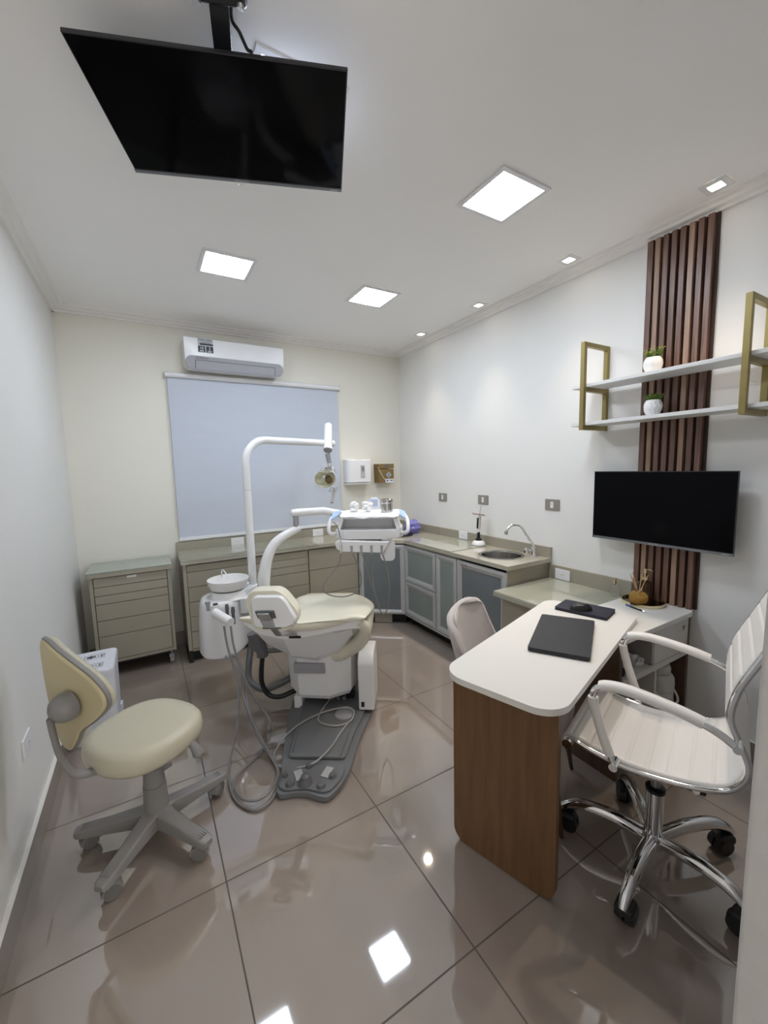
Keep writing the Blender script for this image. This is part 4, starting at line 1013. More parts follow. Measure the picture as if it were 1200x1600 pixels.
bm = nb(); lathe(bm, [(0.0, 0.058), (0.030, 0.058), (0.050, 0.075), (0.052, 0.10), (0.044, 0.120), (0.0, 0.122)], OS, 24, cap=False); obj('hub', bm, STOOLG, t)
bm = nb(); cyl(bm, OS + r*0.0 + Vector((0.03, 0.03, 0.255)), OS + Vector((0.062, 0.055, 0.250)), 0.013, n=14); obj('height_knob', bm, STOOLG, t)
for a in (232, 304, 20, 92, 163):
    q = math.radians(a); dr = Vector((math.cos(q), math.sin(q), 0)); sd = Vector((-dr.y, dr.x, 0)); c = OS + dr*0.262
    bm = nb(); rr_ = []
    for dd, hw, z0, z1 in ((0.03, 0.036, 0.058, 0.128), (0.08, 0.031, 0.060, 0.118), (0.17, 0.028, 0.062, 0.104), (0.25, 0.029, 0.064, 0.096), (0.288, 0.025, 0.064, 0.091), (0.300, 0.016, 0.066, 0.086)):
        m = [(-hw, z0), (hw, z0), (hw, z1-0.008), (hw*0.68, z1), (-hw*0.68, z1), (-hw, z1-0.008)]
        rr_.append([OS + dr*dd + sd*x + Vector((0, 0, z)) for x, z in m])
    loft(bm, rr_); lg = obj('leg', bm, STOOLG, t, angle=50)
    bm = nb()
    for k in range(4): obox(bm, OS + dr*0.258 + sd*(k-1.5)*0.009 + Vector((0, 0, 0.0952)), dr, sd, (0, 0, 1), 0.016, 0.0018, 0.0016)
    obj('grip_rib', bm, STOOLG, lg)
    sw = math.radians(a+random.choice((35, -40, 150))); wd = Vector((math.cos(sw), math.sin(sw), 0)); ws = Vector((-wd.y, wd.x, 0)); wc = c - wd*0.010
    bm = nb(); cyl(bm, c + Vector((0, 0, 0.04)), c + Vector((0, 0, 0.069)), 0.008, n=10); 
    hood = [wc + Vector((0, 0, 0.029)) + wd*0.034*math.cos(k*PI/10) + Vector((0, 0, 0.034*math.sin(k*PI/10))) for k in range(11)]
    loft(bm, [[p + ws*x for x in (-0.022, 0.022)] + [wc + (p-wc)*0.80 + Vector((0, 0, 0.006)) + ws*x for x in (0.022, -0.022)] for p in hood]); ca = obj('castor', bm, STOOLG, lg)
    bm = nb()
    for s in (-1, 1): cyl(bm, wc + ws*0.0035*s + Vector((0, 0, 0.0305)), wc + ws*0.0235*s + Vector((0, 0, 0.0305)), 0.0302, 0.027, 24)
    obj('castor_wheel', bm, STOOLW, ca)

# ================================================================== pedal bin
t = thing('pedal_bin', 'white plastic pedal bin with black marks on its lid', 'bin', (-0.345, 2.83, 0))
bp = rrect(-0.466, -0.226, 2.645, 2.975, (0.06, 0.03, 0.03, 0.06), 6); bc = Vector((-0.346, 2.81))
sc = lambda k: [(bc.x+(x-bc.x)*k, bc.y+(y-bc.y)*k) for x, y in bp]
bm = nb(); loft(bm, [[(x, y, 0.001) for x, y in sc(0.90)], [(x, y, 0.010) for x, y in sc(0.92)], [(x, y, 0.385) for x, y in sc(0.985)]]); obj('body', bm, BINW, t)
bm = nb(); loft(bm, [[(x, y, 0.386) for x, y in sc(1.0)], [(x, y, 0.412) for x, y in sc(1.0)], [(x, y, 0.420) for x, y in sc(0.965)]]); lid = obj('lid', bm, BINW, t)
for yy in (2.875, 2.735):
    bm = nb(); x0 = -0.385
    for (a, b, c, d) in ((x0, x0+0.10, yy-0.030, yy-0.0275), (x0, x0+0.10, yy+0.0275, yy+0.030), (x0, x0+0.0025, yy-0.03, yy+0.03), (x0+0.0975, x0+0.10, yy-0.03, yy+0.03)):
        box(bm, (a, c, 0.4202), (b, d, 0.4208))
    for a, w_, hh in ((0.012, 0.016, 0.024), (0.028, 0.010, 0.036), (0.038, 0.018, 0.018), (0.064, 0.008, 0.010), (0.080, 0.005, 0.036), (0.088, 0.004, 0.030)):
        box(bm, (x0+a, yy-hh/2, 0.4202), (x0+a+w_, yy+hh/2, 0.4208))
    obj('lid_mark', bm, INK, lid)
bm = nb(); box(bm, (-0.247, 2.90, 0.025), (-0.222, 2.955, 0.075), 0.006); obj('pedal', bm, BINW, t)
# ================================================================== dental chair
DO = Vector((0.53, 1.66, 0)); AX = Vector((0.559, 0.829, 0)); LT = Vector((0.829, -0.559, 0)); DROT = math.atan2(-0.559, 0.829)
def LC(t_, s_, z_): return DO + LT*t_ + AX*s_ + Vector((0, 0, z_))
t = thing('dental_chair', 'reclined cream dental chair on a grey base plate', 'dental chair', DO, DROT)
def dobj(name, bm, m, parent=None, **k): return obj(name, bm, m, parent or t, local=True, **k)
bp = [(-0.150, 0.012), (-0.125, -0.012), (-0.06, 0.006), (0.0, 0.008), (0.05, -0.012), (0.098, -0.018), (0.122, 0.012), (0.150, 0.065), (0.172, 0.145), (0.178, 0.20), (0.192, 0.38), (0.222, 0.55), (0.254, 0.70), (0.250, 0.86), (0.215, 1.10), (0.10, 1.30), (-0.12, 1.30), (-0.25, 1.12), (-0.29, 0.80), (-0.272, 0.66), (-0.205, 0.30), (-0.178, 0.19), (-0.160, 0.13)]
bm = nb(); prism(bm, round_poly(bp, 0.03), 0.001, 0.030, 0.006); base = dobj('base_plate', bm, BASEG)
bm = nb(); prism(bm, round_poly([(-0.150, 0.215), (0.140, 0.215), (0.160, 0.40), (0.195, 0.60), (0.190, 1.02), (-0.18, 1.02), (-0.215, 0.72), (-0.165, 0.36)], 0.02), 0.0295, 0.048, 0.006); dobj('raised_plate', bm, BASEG, base)
bm = nb()
for (a, b) in (((-0.135, 0.235), (-0.188, 0.66)), ((0.118, 0.235), (0.150, 0.62))): obox(bm, ((a[0]+b[0])/2, (a[1]+b[1])/2, 0.0485), (b[0]-a[0], b[1]-a[1], 0), (-(b[1]-a[1]), b[0]-a[0], 0), (0, 0, 1), 0.21, 0.003, 0.0025, 0.001)
dobj('plate_groove', bm, DGREY, base)
bm = nb(); prism(bm, [(0.72, 0.02), (0.98, 0.150), (1.02, 0.145), (1.08, 0.02)], 0.205, 0.228, 0.006, axis='x'); dobj('side_fin', bm, BASEG, base)
bm = nb(); prism(bm, round_poly([(-0.140, 0.020), (-0.10, 0.004), (-0.02, 0.022), (0.07, 0.0), (0.105, 0.012), (0.145, 0.085), (0.150, 0.17), (-0.145, 0.17)], 0.03), 0.0295, 0.042, 0.005); fc = dobj('foot_control', bm, BASEG)
for (x, y, r_) in ((-0.089, 0.036, 0.019), (0.0585, 0.030, 0.019), (0.0995, 0.0907, 0.017), (-0.029, 0.1524, 0.017), (-0.128, 0.088, 0.014)):
    bm = nb(); lathe(bm, [(r_+0.002, 0.042), (r_, 0.050), (r_*0.85, 0.056), (0.0, 0.0585)], (x, y, 0), 20, cap=False); dobj('pedal_button', bm, DGREY, fc)
bm = nb(); lathe(bm, [(0.034, 0.042), (0.030, 0.055), (0.022, 0.064), (0.020, 0.076), (0.012, 0.082), (0.0, 0.083)], (-0.020, 0.050, 0), 24, cap=False); dobj('pedal_knob', bm, DGREY, fc)
bm = nb()
for x0, y0, a in ((-0.062, 0.092, 0.5), (0.070, 0.115, -0.25)): obox(bm, (x0, y0, 0.0445), (math.cos(a), math.sin(a), 0), (-math.sin(a), math.cos(a), 0), (0, 0, 1), 0.020, 0.034, 0.003, 0.002)
dobj('clear_cover', bm, mat('clear_film', (0.42, 0.43, 0.45), 0.12, var=0.05, scale=30), fc)
bm = nb(); lathe(bm, [(0.058, 0.0482), (0.056, 0.054), (0.047, 0.058), (0.046, 0.055), (0.0, 0.056)], (0.081, 0.572, 0), 32, cap=False); dobj('foot_switch', bm, GREYP)

# pedestal
pp = [(-0.292, 0.80), (-0.285, 0.72), (-0.20, 0.615), (-0.01, 0.605), (0.112, 0.680), (0.140, 0.80), (0.140, 1.08), (-0.292, 1.08)]
pcx, pcy = -0.08, 0.85
sh = lambda k: [(pcx+(x-pcx)*k, pcy+(y-pcy)*k) for x, y in pp]
bm = nb(); loft(bm, [[(x, y, 0.112) for x, y in sh(0.92)], [(x, y, 0.140) for x, y in sh(0.985)], [(x, y, 0.37) for x, y in sh(1.02)], [(x, y, 0.44) for x, y in sh(0.96)]]); dobj('pedestal_cover', bm, WHITEG, angle=12)
bm = nb(); box(bm, (-0.217, 0.585, 0.292), (-0.030, 0.66, 0.352), 0.004); dobj('grey_insert', bm, GREYP)
bm = nb(); box(bm, (-0.205, 0.74, 0.0485), (0.118, 1.04, 0.111)); dobj('mechanism', bm, BLACKP)
bm = nb()
for x in (-0.02, 0.02, 0.055): cyl(bm, (x, 0.715, 0.062), (x, 0.745, 0.062), 0.014, n=12)
dobj('connector', bm, DGREY)
bm = nb(); box(bm, (-0.245, 0.655, 0.0305), (-0.195, 0.72, 0.105), 0.004); dobj('left_support', bm, WHITEG)
bm = nb(); prism(bm, [(y, z) for y, z in rrect(0.610, 0.860, 0.049, 0.395, (0.01, 0.05, 0.07, 0.01), 6)], 0.162, 0.258, 0.010, axis='x'); cm = dobj('side_column', bm, WHITEG)
bm = nb(); box(bm, (0.178, 0.6065, 0.072), (0.198, 0.612, 0.104), 0.002); dobj('power_switch', bm, BLACKP, cm)

# upholstery
def lerp(a, b, f_): return a+(b-a)*max(0, min(1, f_))
def tl(s_): return lerp(-0.445, -0.345, (s_-0.40)/0.50) + (0.05*max(0, (s_-1.05)/0.12)**2 if s_ > 1.05 else 0)
def tr(s_): return 0.248 - (0.13*((s_-0.92)/0.25)**2 if s_ > 0.92 else 0)
def ztop(s_, x):
    h = lerp(0.677, 0.607, (s_-0.40)/0.55); dish = lerp(0.62, 0.0, (s_-0.40)/0.55)
    e = dish*(x+0.13)**2 - 0.55*max(0, x-0.17)*dish
    return h + e
rings = []
NS = 14
for s_, k, dz in ((0.376, 0.955, -0.020), (0.382, 0.98, -0.008), (0.398, 1.0, 0.0), (0.45, 1, 0), (0.55, 1, 0), (0.66, 1, 0), (0.78, 1, 0), (0.90, 1, 0), (1.0, 1, 0), (1.08, 1, 0), (1.13, 1, -0.002), (1.160, 0.985, -0.010), (1.178, 0.95, -0.022)):
    a, b = tl(s_), tr(s_); m = (a+b)/2; a, b = m+(a-m)*k, m+(b-m)*k
    top = []; bot = []
    for i in range(NS+1):
        q = i/NS; x = a+(b-a)*(0.5-0.5*math.cos(PI*q)) if True else 0
        ed = abs(2*(x-a)/(b-a)-1); edge = (ed**9)*0.028
        th_ = lerp(0.046, 0.062, (s_-0.45)/0.25)
        top.append((x, s_, ztop(s_, x)+dz-edge)); bot.append((x, s_, ztop(s_, x)-th_-(dz if dz < 0 else 0)*0.9+edge*0.6))
    rings.append(top+bot[::-1])
bm = nb(); loft(bm, rings); dobj('backrest_cushion', bm, CREAMC, sub=1, angle=180)
bm = nb()
bpath = []
for (x_, z_), s_ in ((((0.206, 0.682)), 0.42), (((0.233, 0.627)), 0.45), (((0.217, 0.558)), 0.51), (((0.179, 0.493)), 0.57), (((0.125, 0.439)), 0.62), (((0.067, 0.401)), 0.64), (((0.021, 0.380)), 0.65), (((-0.000, 0.369)), 0.655)): bpath.append((x_, s_, z_))
tube(bm, bpath, [0.026, 0.032, 0.037, 0.042, 0.046, 0.047, 0.042, 0.024], 18, smooth=6); dobj('seat_bolster', bm, CREAMC)
rg = []
for s_, k in ((0.70, 0.90), (0.74, 1.0), (0.85, 1.0), (1.0, 0.98), (1.12, 0.90)):
    a, b = -0.33*k, 0.238*k; z0, z1 = 0.455, 0.566
    rg.append([(x, s_, z) for x, z in rrect(a, b, z0, z1, 0.045, 5)])
bm = nb(); loft(bm, rg); dobj('seat_cushion', bm, CREAMC, angle=60)
rg = []
for s_, z in ((1.165, 0.560), (1.25, 0.535), (1.40, 0.46), (1.55, 0.36), (1.58, 0.335)):
    kk = 0.86 if s_ > 1.56 else 1.0
    rg.append([(x, s_+(zz)*0.35, z+zz) for x, zz in rrect(-0.29*kk, 0.08*kk, -0.035*kk, 0.035*kk, 0.03*kk, 4)])
bm = nb(); loft(bm, rg); dobj('leg_rest', bm, CREAMC, angle=60)

# white shell under the backrest
tt_ = [-0.440, -0.355, -0.21, -0.07, 0.07, 0.17, 0.228]
def shell_ring(s_, zb, kx, drop):
    top = [(x*kx + (1-kx)*-0.1, s_, ztop(0.40, x) - 0.038 - drop) for x in tt_]
    bot = [(x*kx*0.97 + (1-kx*0.97)*-0.1, s_, z) for x, z in zip(tt_, zb)]
    return top + bot[::-1]
bm = nb()
loft(bm, [shell_ring(0.402, [0.672, 0.616, 0.585, 0.600, 0.630, 0.645, 0.648], 0.985, 0.0),
          shell_ring(0.440, [0.645, 0.580, 0.535, 0.545, 0.600, 0.625, 0.640], 0.99, 0.018),
          shell_ring(0.520, [0.585, 0.505, 0.435, 0.420, 0.470, 0.565, 0.610], 0.98, 0.045),
          shell_ring(0.600, [0.545, 0.460, 0.380, 0.365, 0.420, 0.520, 0.575], 0.96, 0.082),
          shell_ring(0.720, [0.530, 0.450, 0.375, 0.365, 0.410, 0.490, 0.535], 0.93, 0.125),
          shell_ring(0.900, [0.480, 0.440, 0.395, 0.385, 0.410, 0.460, 0.490], 0.86, 0.190)])
dobj('backrest_shell', bm, WHITEG, angle=14)
bm = nb(); box(bm, (-0.175, 0.398, 0.592), (-0.110, 0.405, 0.606), 0.001); dobj('headrest_slot', bm, BLACKP)

# headrest
def plate(pts, s_, k=1.0, dz=0.0, lean=0.0):
    cx_ = sum(p[0] for p in pts)/len(pts); cz_ = sum(p[1] for p in pts)/len(pts)
    return [(cx_+(x-cx_)*k, s_ + (z-cz_)*lean, cz_+(z-cz_)*k+dz) for x, z in pts]
white = [(-0.314, 0.857), (-0.287, 0.876), (-0.158, 0.876), (-0.131, 0.850), (-0.080, 0.768), (-0.091, 0.738), (-0.127, 0.722), (-0.286, 0.722), (-0.299, 0.742)]
white = round_poly(white, 0.02)
creamo = [(-0.343, 0.857), (-0.326, 0.887), (-0.302, 0.897), (-0.183, 0.900), (-0.145, 0.876), (-0.076, 0.796), (-0.075, 0.756), (-0.097, 0.718), (-0.140, 0.695), (-0.300, 0.701), (-0.334, 0.796)]
creamo = round_poly(creamo, 0.022)
bm = nb(); loft(bm, [plate(creamo, 0.258, 0.97, 0, 0.15), plate(creamo, 0.268, 1.0, 0, 0.15), plate(creamo, 0.315, 1.0, 0.004, 0.15), plate(creamo, 0.338, 0.93, 0.006, 0.15), plate(creamo, 0.348, 0.75, 0.006, 0.15), plate(creamo, 0.350, 0.4, 0.006, 0.15)]); hd = dobj('headrest', bm, CREAMC, angle=60)
bm = nb(); loft(bm, [plate(white, 0.262, 1.02, 0, 0.15), plate(white, 0.240, 1.0, 0, 0.15), plate(white, 0.232, 0.93, 0, 0.15)]); hb = dobj('headrest_back', bm, WHITEG, hd)
a = Vector((-0.248, 0.221, 0.795)); b = Vector((-0.178, 0.250, 0.672)); d = (b-a)
bm = nb(); obox(bm, (-0.222, 0.236, 0.760), (1, 0, 0.02), (0.3, 0.2, -1), (0, 1, 0.2), 0.047, 0.052, 0.006, 0.002); dobj('bracket_recess', bm, DGREY, hd)
bm = nb(); obox(bm, (-0.226, 0.224, 0.764), (1, 0, 0), (0.36, 0.16, -1), (0, 1, 0.16), 0.031, 0.040, 0.010, 0.004); obox(bm, (-0.190, 0.240, 0.700), (1, 0, 0), (0.4, 0.5, -1), (0, 1, 0.3), 0.016, 0.034, 0.006, 0.003); dobj('headrest_bracket', bm, SATIN, hd)
bm = nb(); obox(bm, (-0.216, 0.216, 0.745), (1, 0, 0), (0.36, 0.16, -1), (0, 1, 0.16), 0.026, 0.020, 0.006, 0.003); dobj('headrest_lever', bm, GREYP, hd)
bm = nb(); obox(bm, (-0.158, 0.330, 0.640), (1, 0, 0), (0.1, 1, -0.42), (0, 0.4, 1), 0.022, 0.085, 0.005, 0.002); dobj('headrest_stem', bm, SATIN, hd)

# arm and hoses that carry the spittoon unit
bm = nb(); tube(bm, [(-0.485, 0.70, 0.500), (-0.470, 0.70, 0.43), (-0.445, 0.70, 0.375), (-0.445, 0.70, 0.345)], [0.050, 0.046, 0.036, 0.034], 16); cyl(bm, (-0.44, 0.70, 0.375), (-0.24, 0.74, 0.375), 0.014, n=10); dobj('support_arm', bm, DGREY)
bm = nb(); tube(bm, [(-0.60, 0.93, 0.36), (-0.600, 0.86, 0.24), (-0.585, 0.80, 0.15), (-0.53, 0.77, 0.105), (-0.455, 0.76, 0.092), (-0.36, 0.78, 0.125), (-0.27, 0.84, 0.16)], 0.0, 14, smooth=6, flat=(0.020, 0.026)); dobj('unit_arm', bm, DGREY)
bm = nb(); tube(bm, [(-0.445, 0.70, 0.35), (-0.462, 0.71, 0.24), (-0.466, 0.72, 0.15), (-0.435, 0.73, 0.075), (-0.365, 0.74, 0.052), (-0.27, 0.78, 0.075), (-0.19, 0.82, 0.09)], 0.015, 12, smooth=6); dobj('supply_hose', bm, RUBBER)
bm = nb()
pz = 0.0535
cab = [LC(-0.02, 0.76, 0.065), (0.767, 2.129, 0.054), (0.811, 2.017, 0.054), (0.905, 1.995, 0.056), (0.961, 2.049, 0.070), (0.939, 2.117, 0.070), (0.813, 2.163, 0.056), (0.664, 2.135, 0.056), (0.564, 2.101, 0.036), (0.495, 2.049, 0.012), (0.466, 1.984, 0.008), (0.478, 1.920, 0.010), (0.534, 1.835, 0.036), (0.614, 1.797, 0.055), (0.721, 1.849, 0.055), (0.822, 1.936, 0.055), (0.896, 1.983, 0.066)]
tube(bm, cab, 0.0048, 8, smooth=6); obj('foot_control_cable', bm, HOSEL, t)

# ================================================================== spittoon unit
t = thing('spittoon_unit', 'white spittoon unit with round bowl and hose holder left of the dental chair', 'dental unit', (0.42, 2.85, 0.295))
up_ = [(0.228, 2.850), (0.250, 2.745), (0.320, 2.700), (0.400, 2.688), (0.480, 2.715), (0.560, 2.800), (0.595, 2.92), (0.580, 3.02), (0.450, 3.06), (0.30, 3.03), (0.240, 2.95)]
uc = (0.42, 2.87)
us = lambda k, dx=0: [(uc[0]+(x-uc[0])*k+dx, uc[1]+(y-uc[1])*k) for x, y in round_poly(up_, 0.05, 3)]
bm = nb(); loft(bm, [[(x, y, 0.296+max(0, x-0.40)*0.30) for x, y in us(0.97)], [(x, y, 0.310+max(0, x-0.40)*0.30) for x, y in us(1.0)], [(x, y, 0.52) for x, y in us(0.96)], [(x, y, 0.625) for x, y in us(0.90)], [(x, y, 0.655) for x, y in us(0.84)], [(x, y, 0.662) for x, y in us(0.74)]]); obj('housing', bm, WHITEG, t, angle=50)
bm = nb(); lathe(bm, [(0.135, 0.655), (0.122, 0.668), (0.112, 0.690), (0.110, 0.702), (0.0, 0.703)], (0.437, 2.860, 0), 36, cap=False); obj('bowl_base', bm, WHITEG, t)
bm = nb(); sh_ = [(0.44, 2.78), (0.56, 2.79), (0.635, 2.84), (0.645, 2.95), (0.56, 3.0), (0.42, 2.98)]
sp = round_poly(sh_, 0.04); loft(bm, [[(x, y, 0.60) for x, y in sp], [(x, y, 0.690) for x, y in sp], [(0.54+(x-0.54)*0.93, 2.89+(y-2.89)*0.93, 0.700) for x, y in sp]]); obj('top_cover', bm, WHITEG, t)
bm = nb(); prism(bm, [(0.475, 2.715), (0.515, 2.700), (0.640, 2.83), (0.620, 2.86)], 0.56, 0.668, 0.010); obj('front_step', bm, WHITEG, t)
bm = nb(); lathe(bm, [(0.0, 0.704), (0.080, 0.704), (0.112, 0.714), (0.126, 0.740), (0.133, 0.772), (0.133, 0.777), (0.127, 0.777), (0.120, 0.748), (0.100, 0.722), (0.03, 0.714), (0.0, 0.714)], (0.437, 2.860, 0), 48, cap=False); bw = obj('bowl', bm, CERAM, t)
bm = nb(); tube(bm, [(0.425, 2.975, 0.70), (0.420, 2.985, 0.76), (0.415, 2.975, 0.805), (0.425, 2.945, 0.815), (0.440, 2.91, 0.785), (0.446, 2.90, 0.765)], 0.0042, 8, smooth=5); obj('water_spout', bm, WHITEP, t)
bm = nb(); cyl(bm, (0.322, 2.660, 0.585), (0.322, 2.660, 0.672), 0.025, n=24); cyl(bm, (0.322, 2.668, 0.60), (0.34, 2.74, 0.60), 0.018, n=14); hp = obj('holder_post', bm, WHITEP, t)
bm = nb(); lathe(bm, [(0.016, 0.672), (0.015, 0.678), (0.0, 0.680)], (0.322, 2.660, 0), 18, cap=False); obj('cap', bm, BLACKP, hp)
h0 = Vector((0.314, 2.640, 0.630)); h1 = Vector((0.379, 2.500, 0.600))
bm = nb(); cyl(bm, h0, h1, 0.027, n=28); cyl(bm, h1, h1 + (h1-h0).normalized()*0.004, 0.025, n=28); obj('hose_holder', bm, WHITEP, t)
bm = nb(); cyl(bm, (0.283, 2.70, 0.63), (0.283, 2.70, 0.672), 0.011, n=14); cyl(bm, (0.283, 2.70, 0.672), (0.283, 2.70, 0.690), 0.016, n=14); obj('knob', bm, GREYP, t)
for p in ((0.385, 2.640, 0.0), (0.415, 2.610, -0.015)):
    bm = nb(); cyl(bm, (p[0], p[1], 0.575+p[2]), (p[0], p[1], 0.635+p[2]), 0.010, n=14); cyl(bm, (p[0], p[1], 0.635+p[2]), (p[0], p[1], 0.668+p[2]), 0.0125, 0.010, n=14); obj('suction_tip', bm, DGREY, t)
    bm = nb(); cyl(bm, (p[0], p[1], 0.560+p[2]), (p[0], p[1], 0.576+p[2]), 0.011, n=14); obj('suction_collar', bm, CHROME, t)
def hose(pts, r_=0.0062, m=HOSE, name='suction_hose'):
    bm = nb(); tube(bm, pts, r_, 9, smooth=7); obj(name, bm, m, t)
hose([h1 + Vector((-0.035, 0.02, -0.024)), (0.349, 2.480, 0.471), (0.370, 2.400, 0.332), (0.365, 2.300, 0.225), (0.329, 2.205, 0.100), (0.275, 2.114, 0.012), (0.242, 1.959, 0.010), (0.250, 1.811, 0.010), (0.314, 1.718, 0.010), (0.397, 1.744, 0.010), (0.458, 1.862, 0.010), (0.462, 1.969, 0.012), (0.431, 2.099, 0.050), (0.394, 2.200, 0.173), (0.397, 2.360, 0.263), (0.426, 2.550, 0.312), (0.40, 2.72, 0.31)])
hose([h1 + Vector((0.0, -0.004, -0.024)), (0.384, 2.460, 0.453), (0.417, 2.360, 0.297), (0.453, 2.240, 0.208), (0.487, 2.120, 0.147), (0.489, 2.124, 0.050), (0.423, 2.074, 0.014), (0.324, 2.007, 0.010), (0.261, 1.930, 0.022), (0.267, 1.809, 0.022), (0.328, 1.754, 0.022), (0.401, 1.787, 0.022), (0.457, 1.879, 0.022), (0.450, 2.016, 0.040), (0.404, 2.100, 0.151), (0.391, 2.300, 0.236), (0.405, 2.500, 0.298), (0.36, 2.72, 0.31)])
hose([(0.465, 1.981, 0.010), (0.449, 2.121, 0.030), (0.407, 2.170, 0.166), (0.405, 2.320, 0.241), (0.433, 2.500, 0.269), (0.43, 2.74, 0.32)], 0.0048, HOSE, 'control_hose')

# ================================================================== operating light
t = thing('dental_light', 'white dental lamp on a tall bent pole over the chair', 'lamp', (0.605, 2.90, 0.70))
ad = Vector((0.919, 0.394, 0)); p0 = Vector((0.607, 2.90, 0.700))
bend = []
Rb = 0.17; top = 1.712
for k in range(11):
    a = PI/2*k/10; bend.append(Vector((0.607, 2.90, top-Rb)) + ad*(Rb-Rb*math.cos(a)) + Vector((0, 0, Rb*math.sin(a))))
e = bend[-1] + ad*0.70
bm = nb(); tube(bm, [p0, Vector((0.607, 2.90, 1.365))], 0.0275, 20); obj('lower_pole', bm, WHITEG, t)
bm = nb(); tube(bm, [Vector((0.607, 2.90, 1.367))] + bend + [e], 0.0265, 20); lathe(bm, [(0.0, 0), (0.0265, 0), (0.024, 0.012), (0.012, 0.02), (0.0, 0.022)], (0, 0, 0), 20, cap=False)
# close the free end with a small dome
for v in list(bm.verts)[-100:]:
    r_ = Vector((v.co.x, v.co.y, 0)); z_ = v.co.z
    v.co = e + Vector((-ad.y, ad.x, 0))*r_.x + Vector((0, 0, 1))*r_.y + ad*z_
obj('upper_arm', bm, WHITEG, t)
c = bend[-1] + ad*0.635
q0 = c + Vector((-0.030, -0.080, -0.060)); q1 = c + Vector((0.035, 0.050, 0.150)); dd = (q1-q0).normalized()
bm = nb(); tube(bm, [q0, q1, q1+dd*0.012, q1+dd*0.020], [0.036, 0.034, 0.027, 0.012], 24); obj('spring_arm', bm, WHITEG, t)
bm = nb(); cyl(bm, q0 - dd*0.006, q0, 0.035, 0.037, 24); obj('arm_cap', bm, GREYP, t)
n0 = q0 + Vector((0.004, 0.02, -0.030)); n1 = Vector((n0.x+0.018, n0.y+0.01, 1.545))
bm = nb(); cyl(bm, n0, n1, 0.022, 0.018, 16); obj('neck', bm, GREYP, t)
bm = nb(); cyl(bm, n1, n1 - Vector((0, 0, 0.030)), 0.020, n=16); obox(bm, n1 + Vector((-0.02, -0.01, -0.045)), (1, 0, 0), (0, 1, 0), (0, 0, 1), 0.032, 0.012, 0.014, 0.004); obj('yoke', bm, CHROME, t)
hc = Vector((n1.x-0.022, n1.y-0.02, 1.415))
fd = Vector((-0.25, -0.93, -0.26)).normalized(); fu = Vector((0, 0, 1)); fs = fu.cross(fd).normalized(); fu = fd.cross(fs)
HM = axes(hc, fs, fu)
bm = nb(); t2 = nb()
lathe(t2, [(0.012, -0.062), (0.040, -0.052), (0.066, -0.028), (0.082, 0.004), (0.085, 0.004), (0.069, -0.032), (0.042, -0.057), (0.012, -0.067)], (0, 0, 0), 40, cap=False)
zax = (HM.to_3x3() @ Vector((0, 0, 1)))
sgn = 1 if zax.dot(fd) > 0 else -1
if sgn < 0:
    for v in t2.verts: v.co.z *= -1
for v in t2.verts: v.co.x = v.co.x*1.05 - 0.028; v.co.y *= 0.92
merge(bm, t2, HM); obj('reflector', bm, REFL, t)
bm = nb(); cyl(bm, hc - fd*0.03, hc + fd*0.018, 0.026, n=20); cyl(bm, hc + fd*0.018, hc + fd*0.028, 0.030, n=20); cyl(bm, hc + fd*0.028, hc + fd*0.055, 0.032, 0.027, 22); obj('bulb_holder', bm, BRONZE, t)
bm = nb(); wp = [hc + fs*x + fu*y + fd*0.02 for x, y in ((-0.075, 0.070), (-0.055, 0.098), (-0.035, 0.075))]
tube(bm, wp, 0.0022, 6); tube(bm, [hc + fs*x + fu*y + fd*0.02 for x, y in ((0.0, 0.110), (0.025, 0.075), (0.052, 0.082), (0.065, 0.05))], 0.0025, 6)
tube(bm, [hc + fs*x + fu*y + fd*0.03 for x, y in ((-0.095, 0.070), (0.03, 0.066))], 0.0028, 6); tube(bm, [hc + fs*x + fu*y + fd*0.03 for x, y in ((0.0, -0.100), (0.066, -0.098), (0.075, -0.070), (0.02, -0.066), (0.0, -0.100))], 0.0026, 6); obj('wire_guard', bm, SATIN, t)
bm = nb(); pl = rrect(-0.125, 0.095, -0.092, 0.062, 0.05, 6)
def shp(x, y, d_): return hc + fs*x + fu*y + fd*(0.060 - 2.2*(x+0.02)**2 + d_)
loft(bm, [[shp(x, y, 0.0) for x, y in pl], [shp(x, y, 0.002) for x, y in pl]])
obj('clear_shield', bm, mat('shield_glass', (0.97, 0.98, 0.98), 0.02, trans=1.0, ior=1.03, var=0.002), t)
hb0 = hc + fs*0.045 + fu*-0.098; 
bm = nb(); tube(bm, [hc + fs*0.050 + fu*(-0.075), hc + fs*0.046 - fu*0.12, hc + fs*0.030 - fu*0.205], [0.013, 0.016, 0.0135], 14, smooth=5); hdl = obj('handle', bm, WHITEP, t)
bm = nb(); cyl(bm, hc + fs*0.030 - fu*0.204, hc + fs*0.028 - fu*0.214, 0.0145, 0.011, 14); obj('handle_tip', bm, GREYP, hdl)
bm = nb(); obox(bm, hc - fd*0.045 + fs*0.028 + fu*0.01, fs, fu, fd, 0.020, 0.075, 0.012, 0.006); obj('lamp_frame', bm, WHITEP, t)

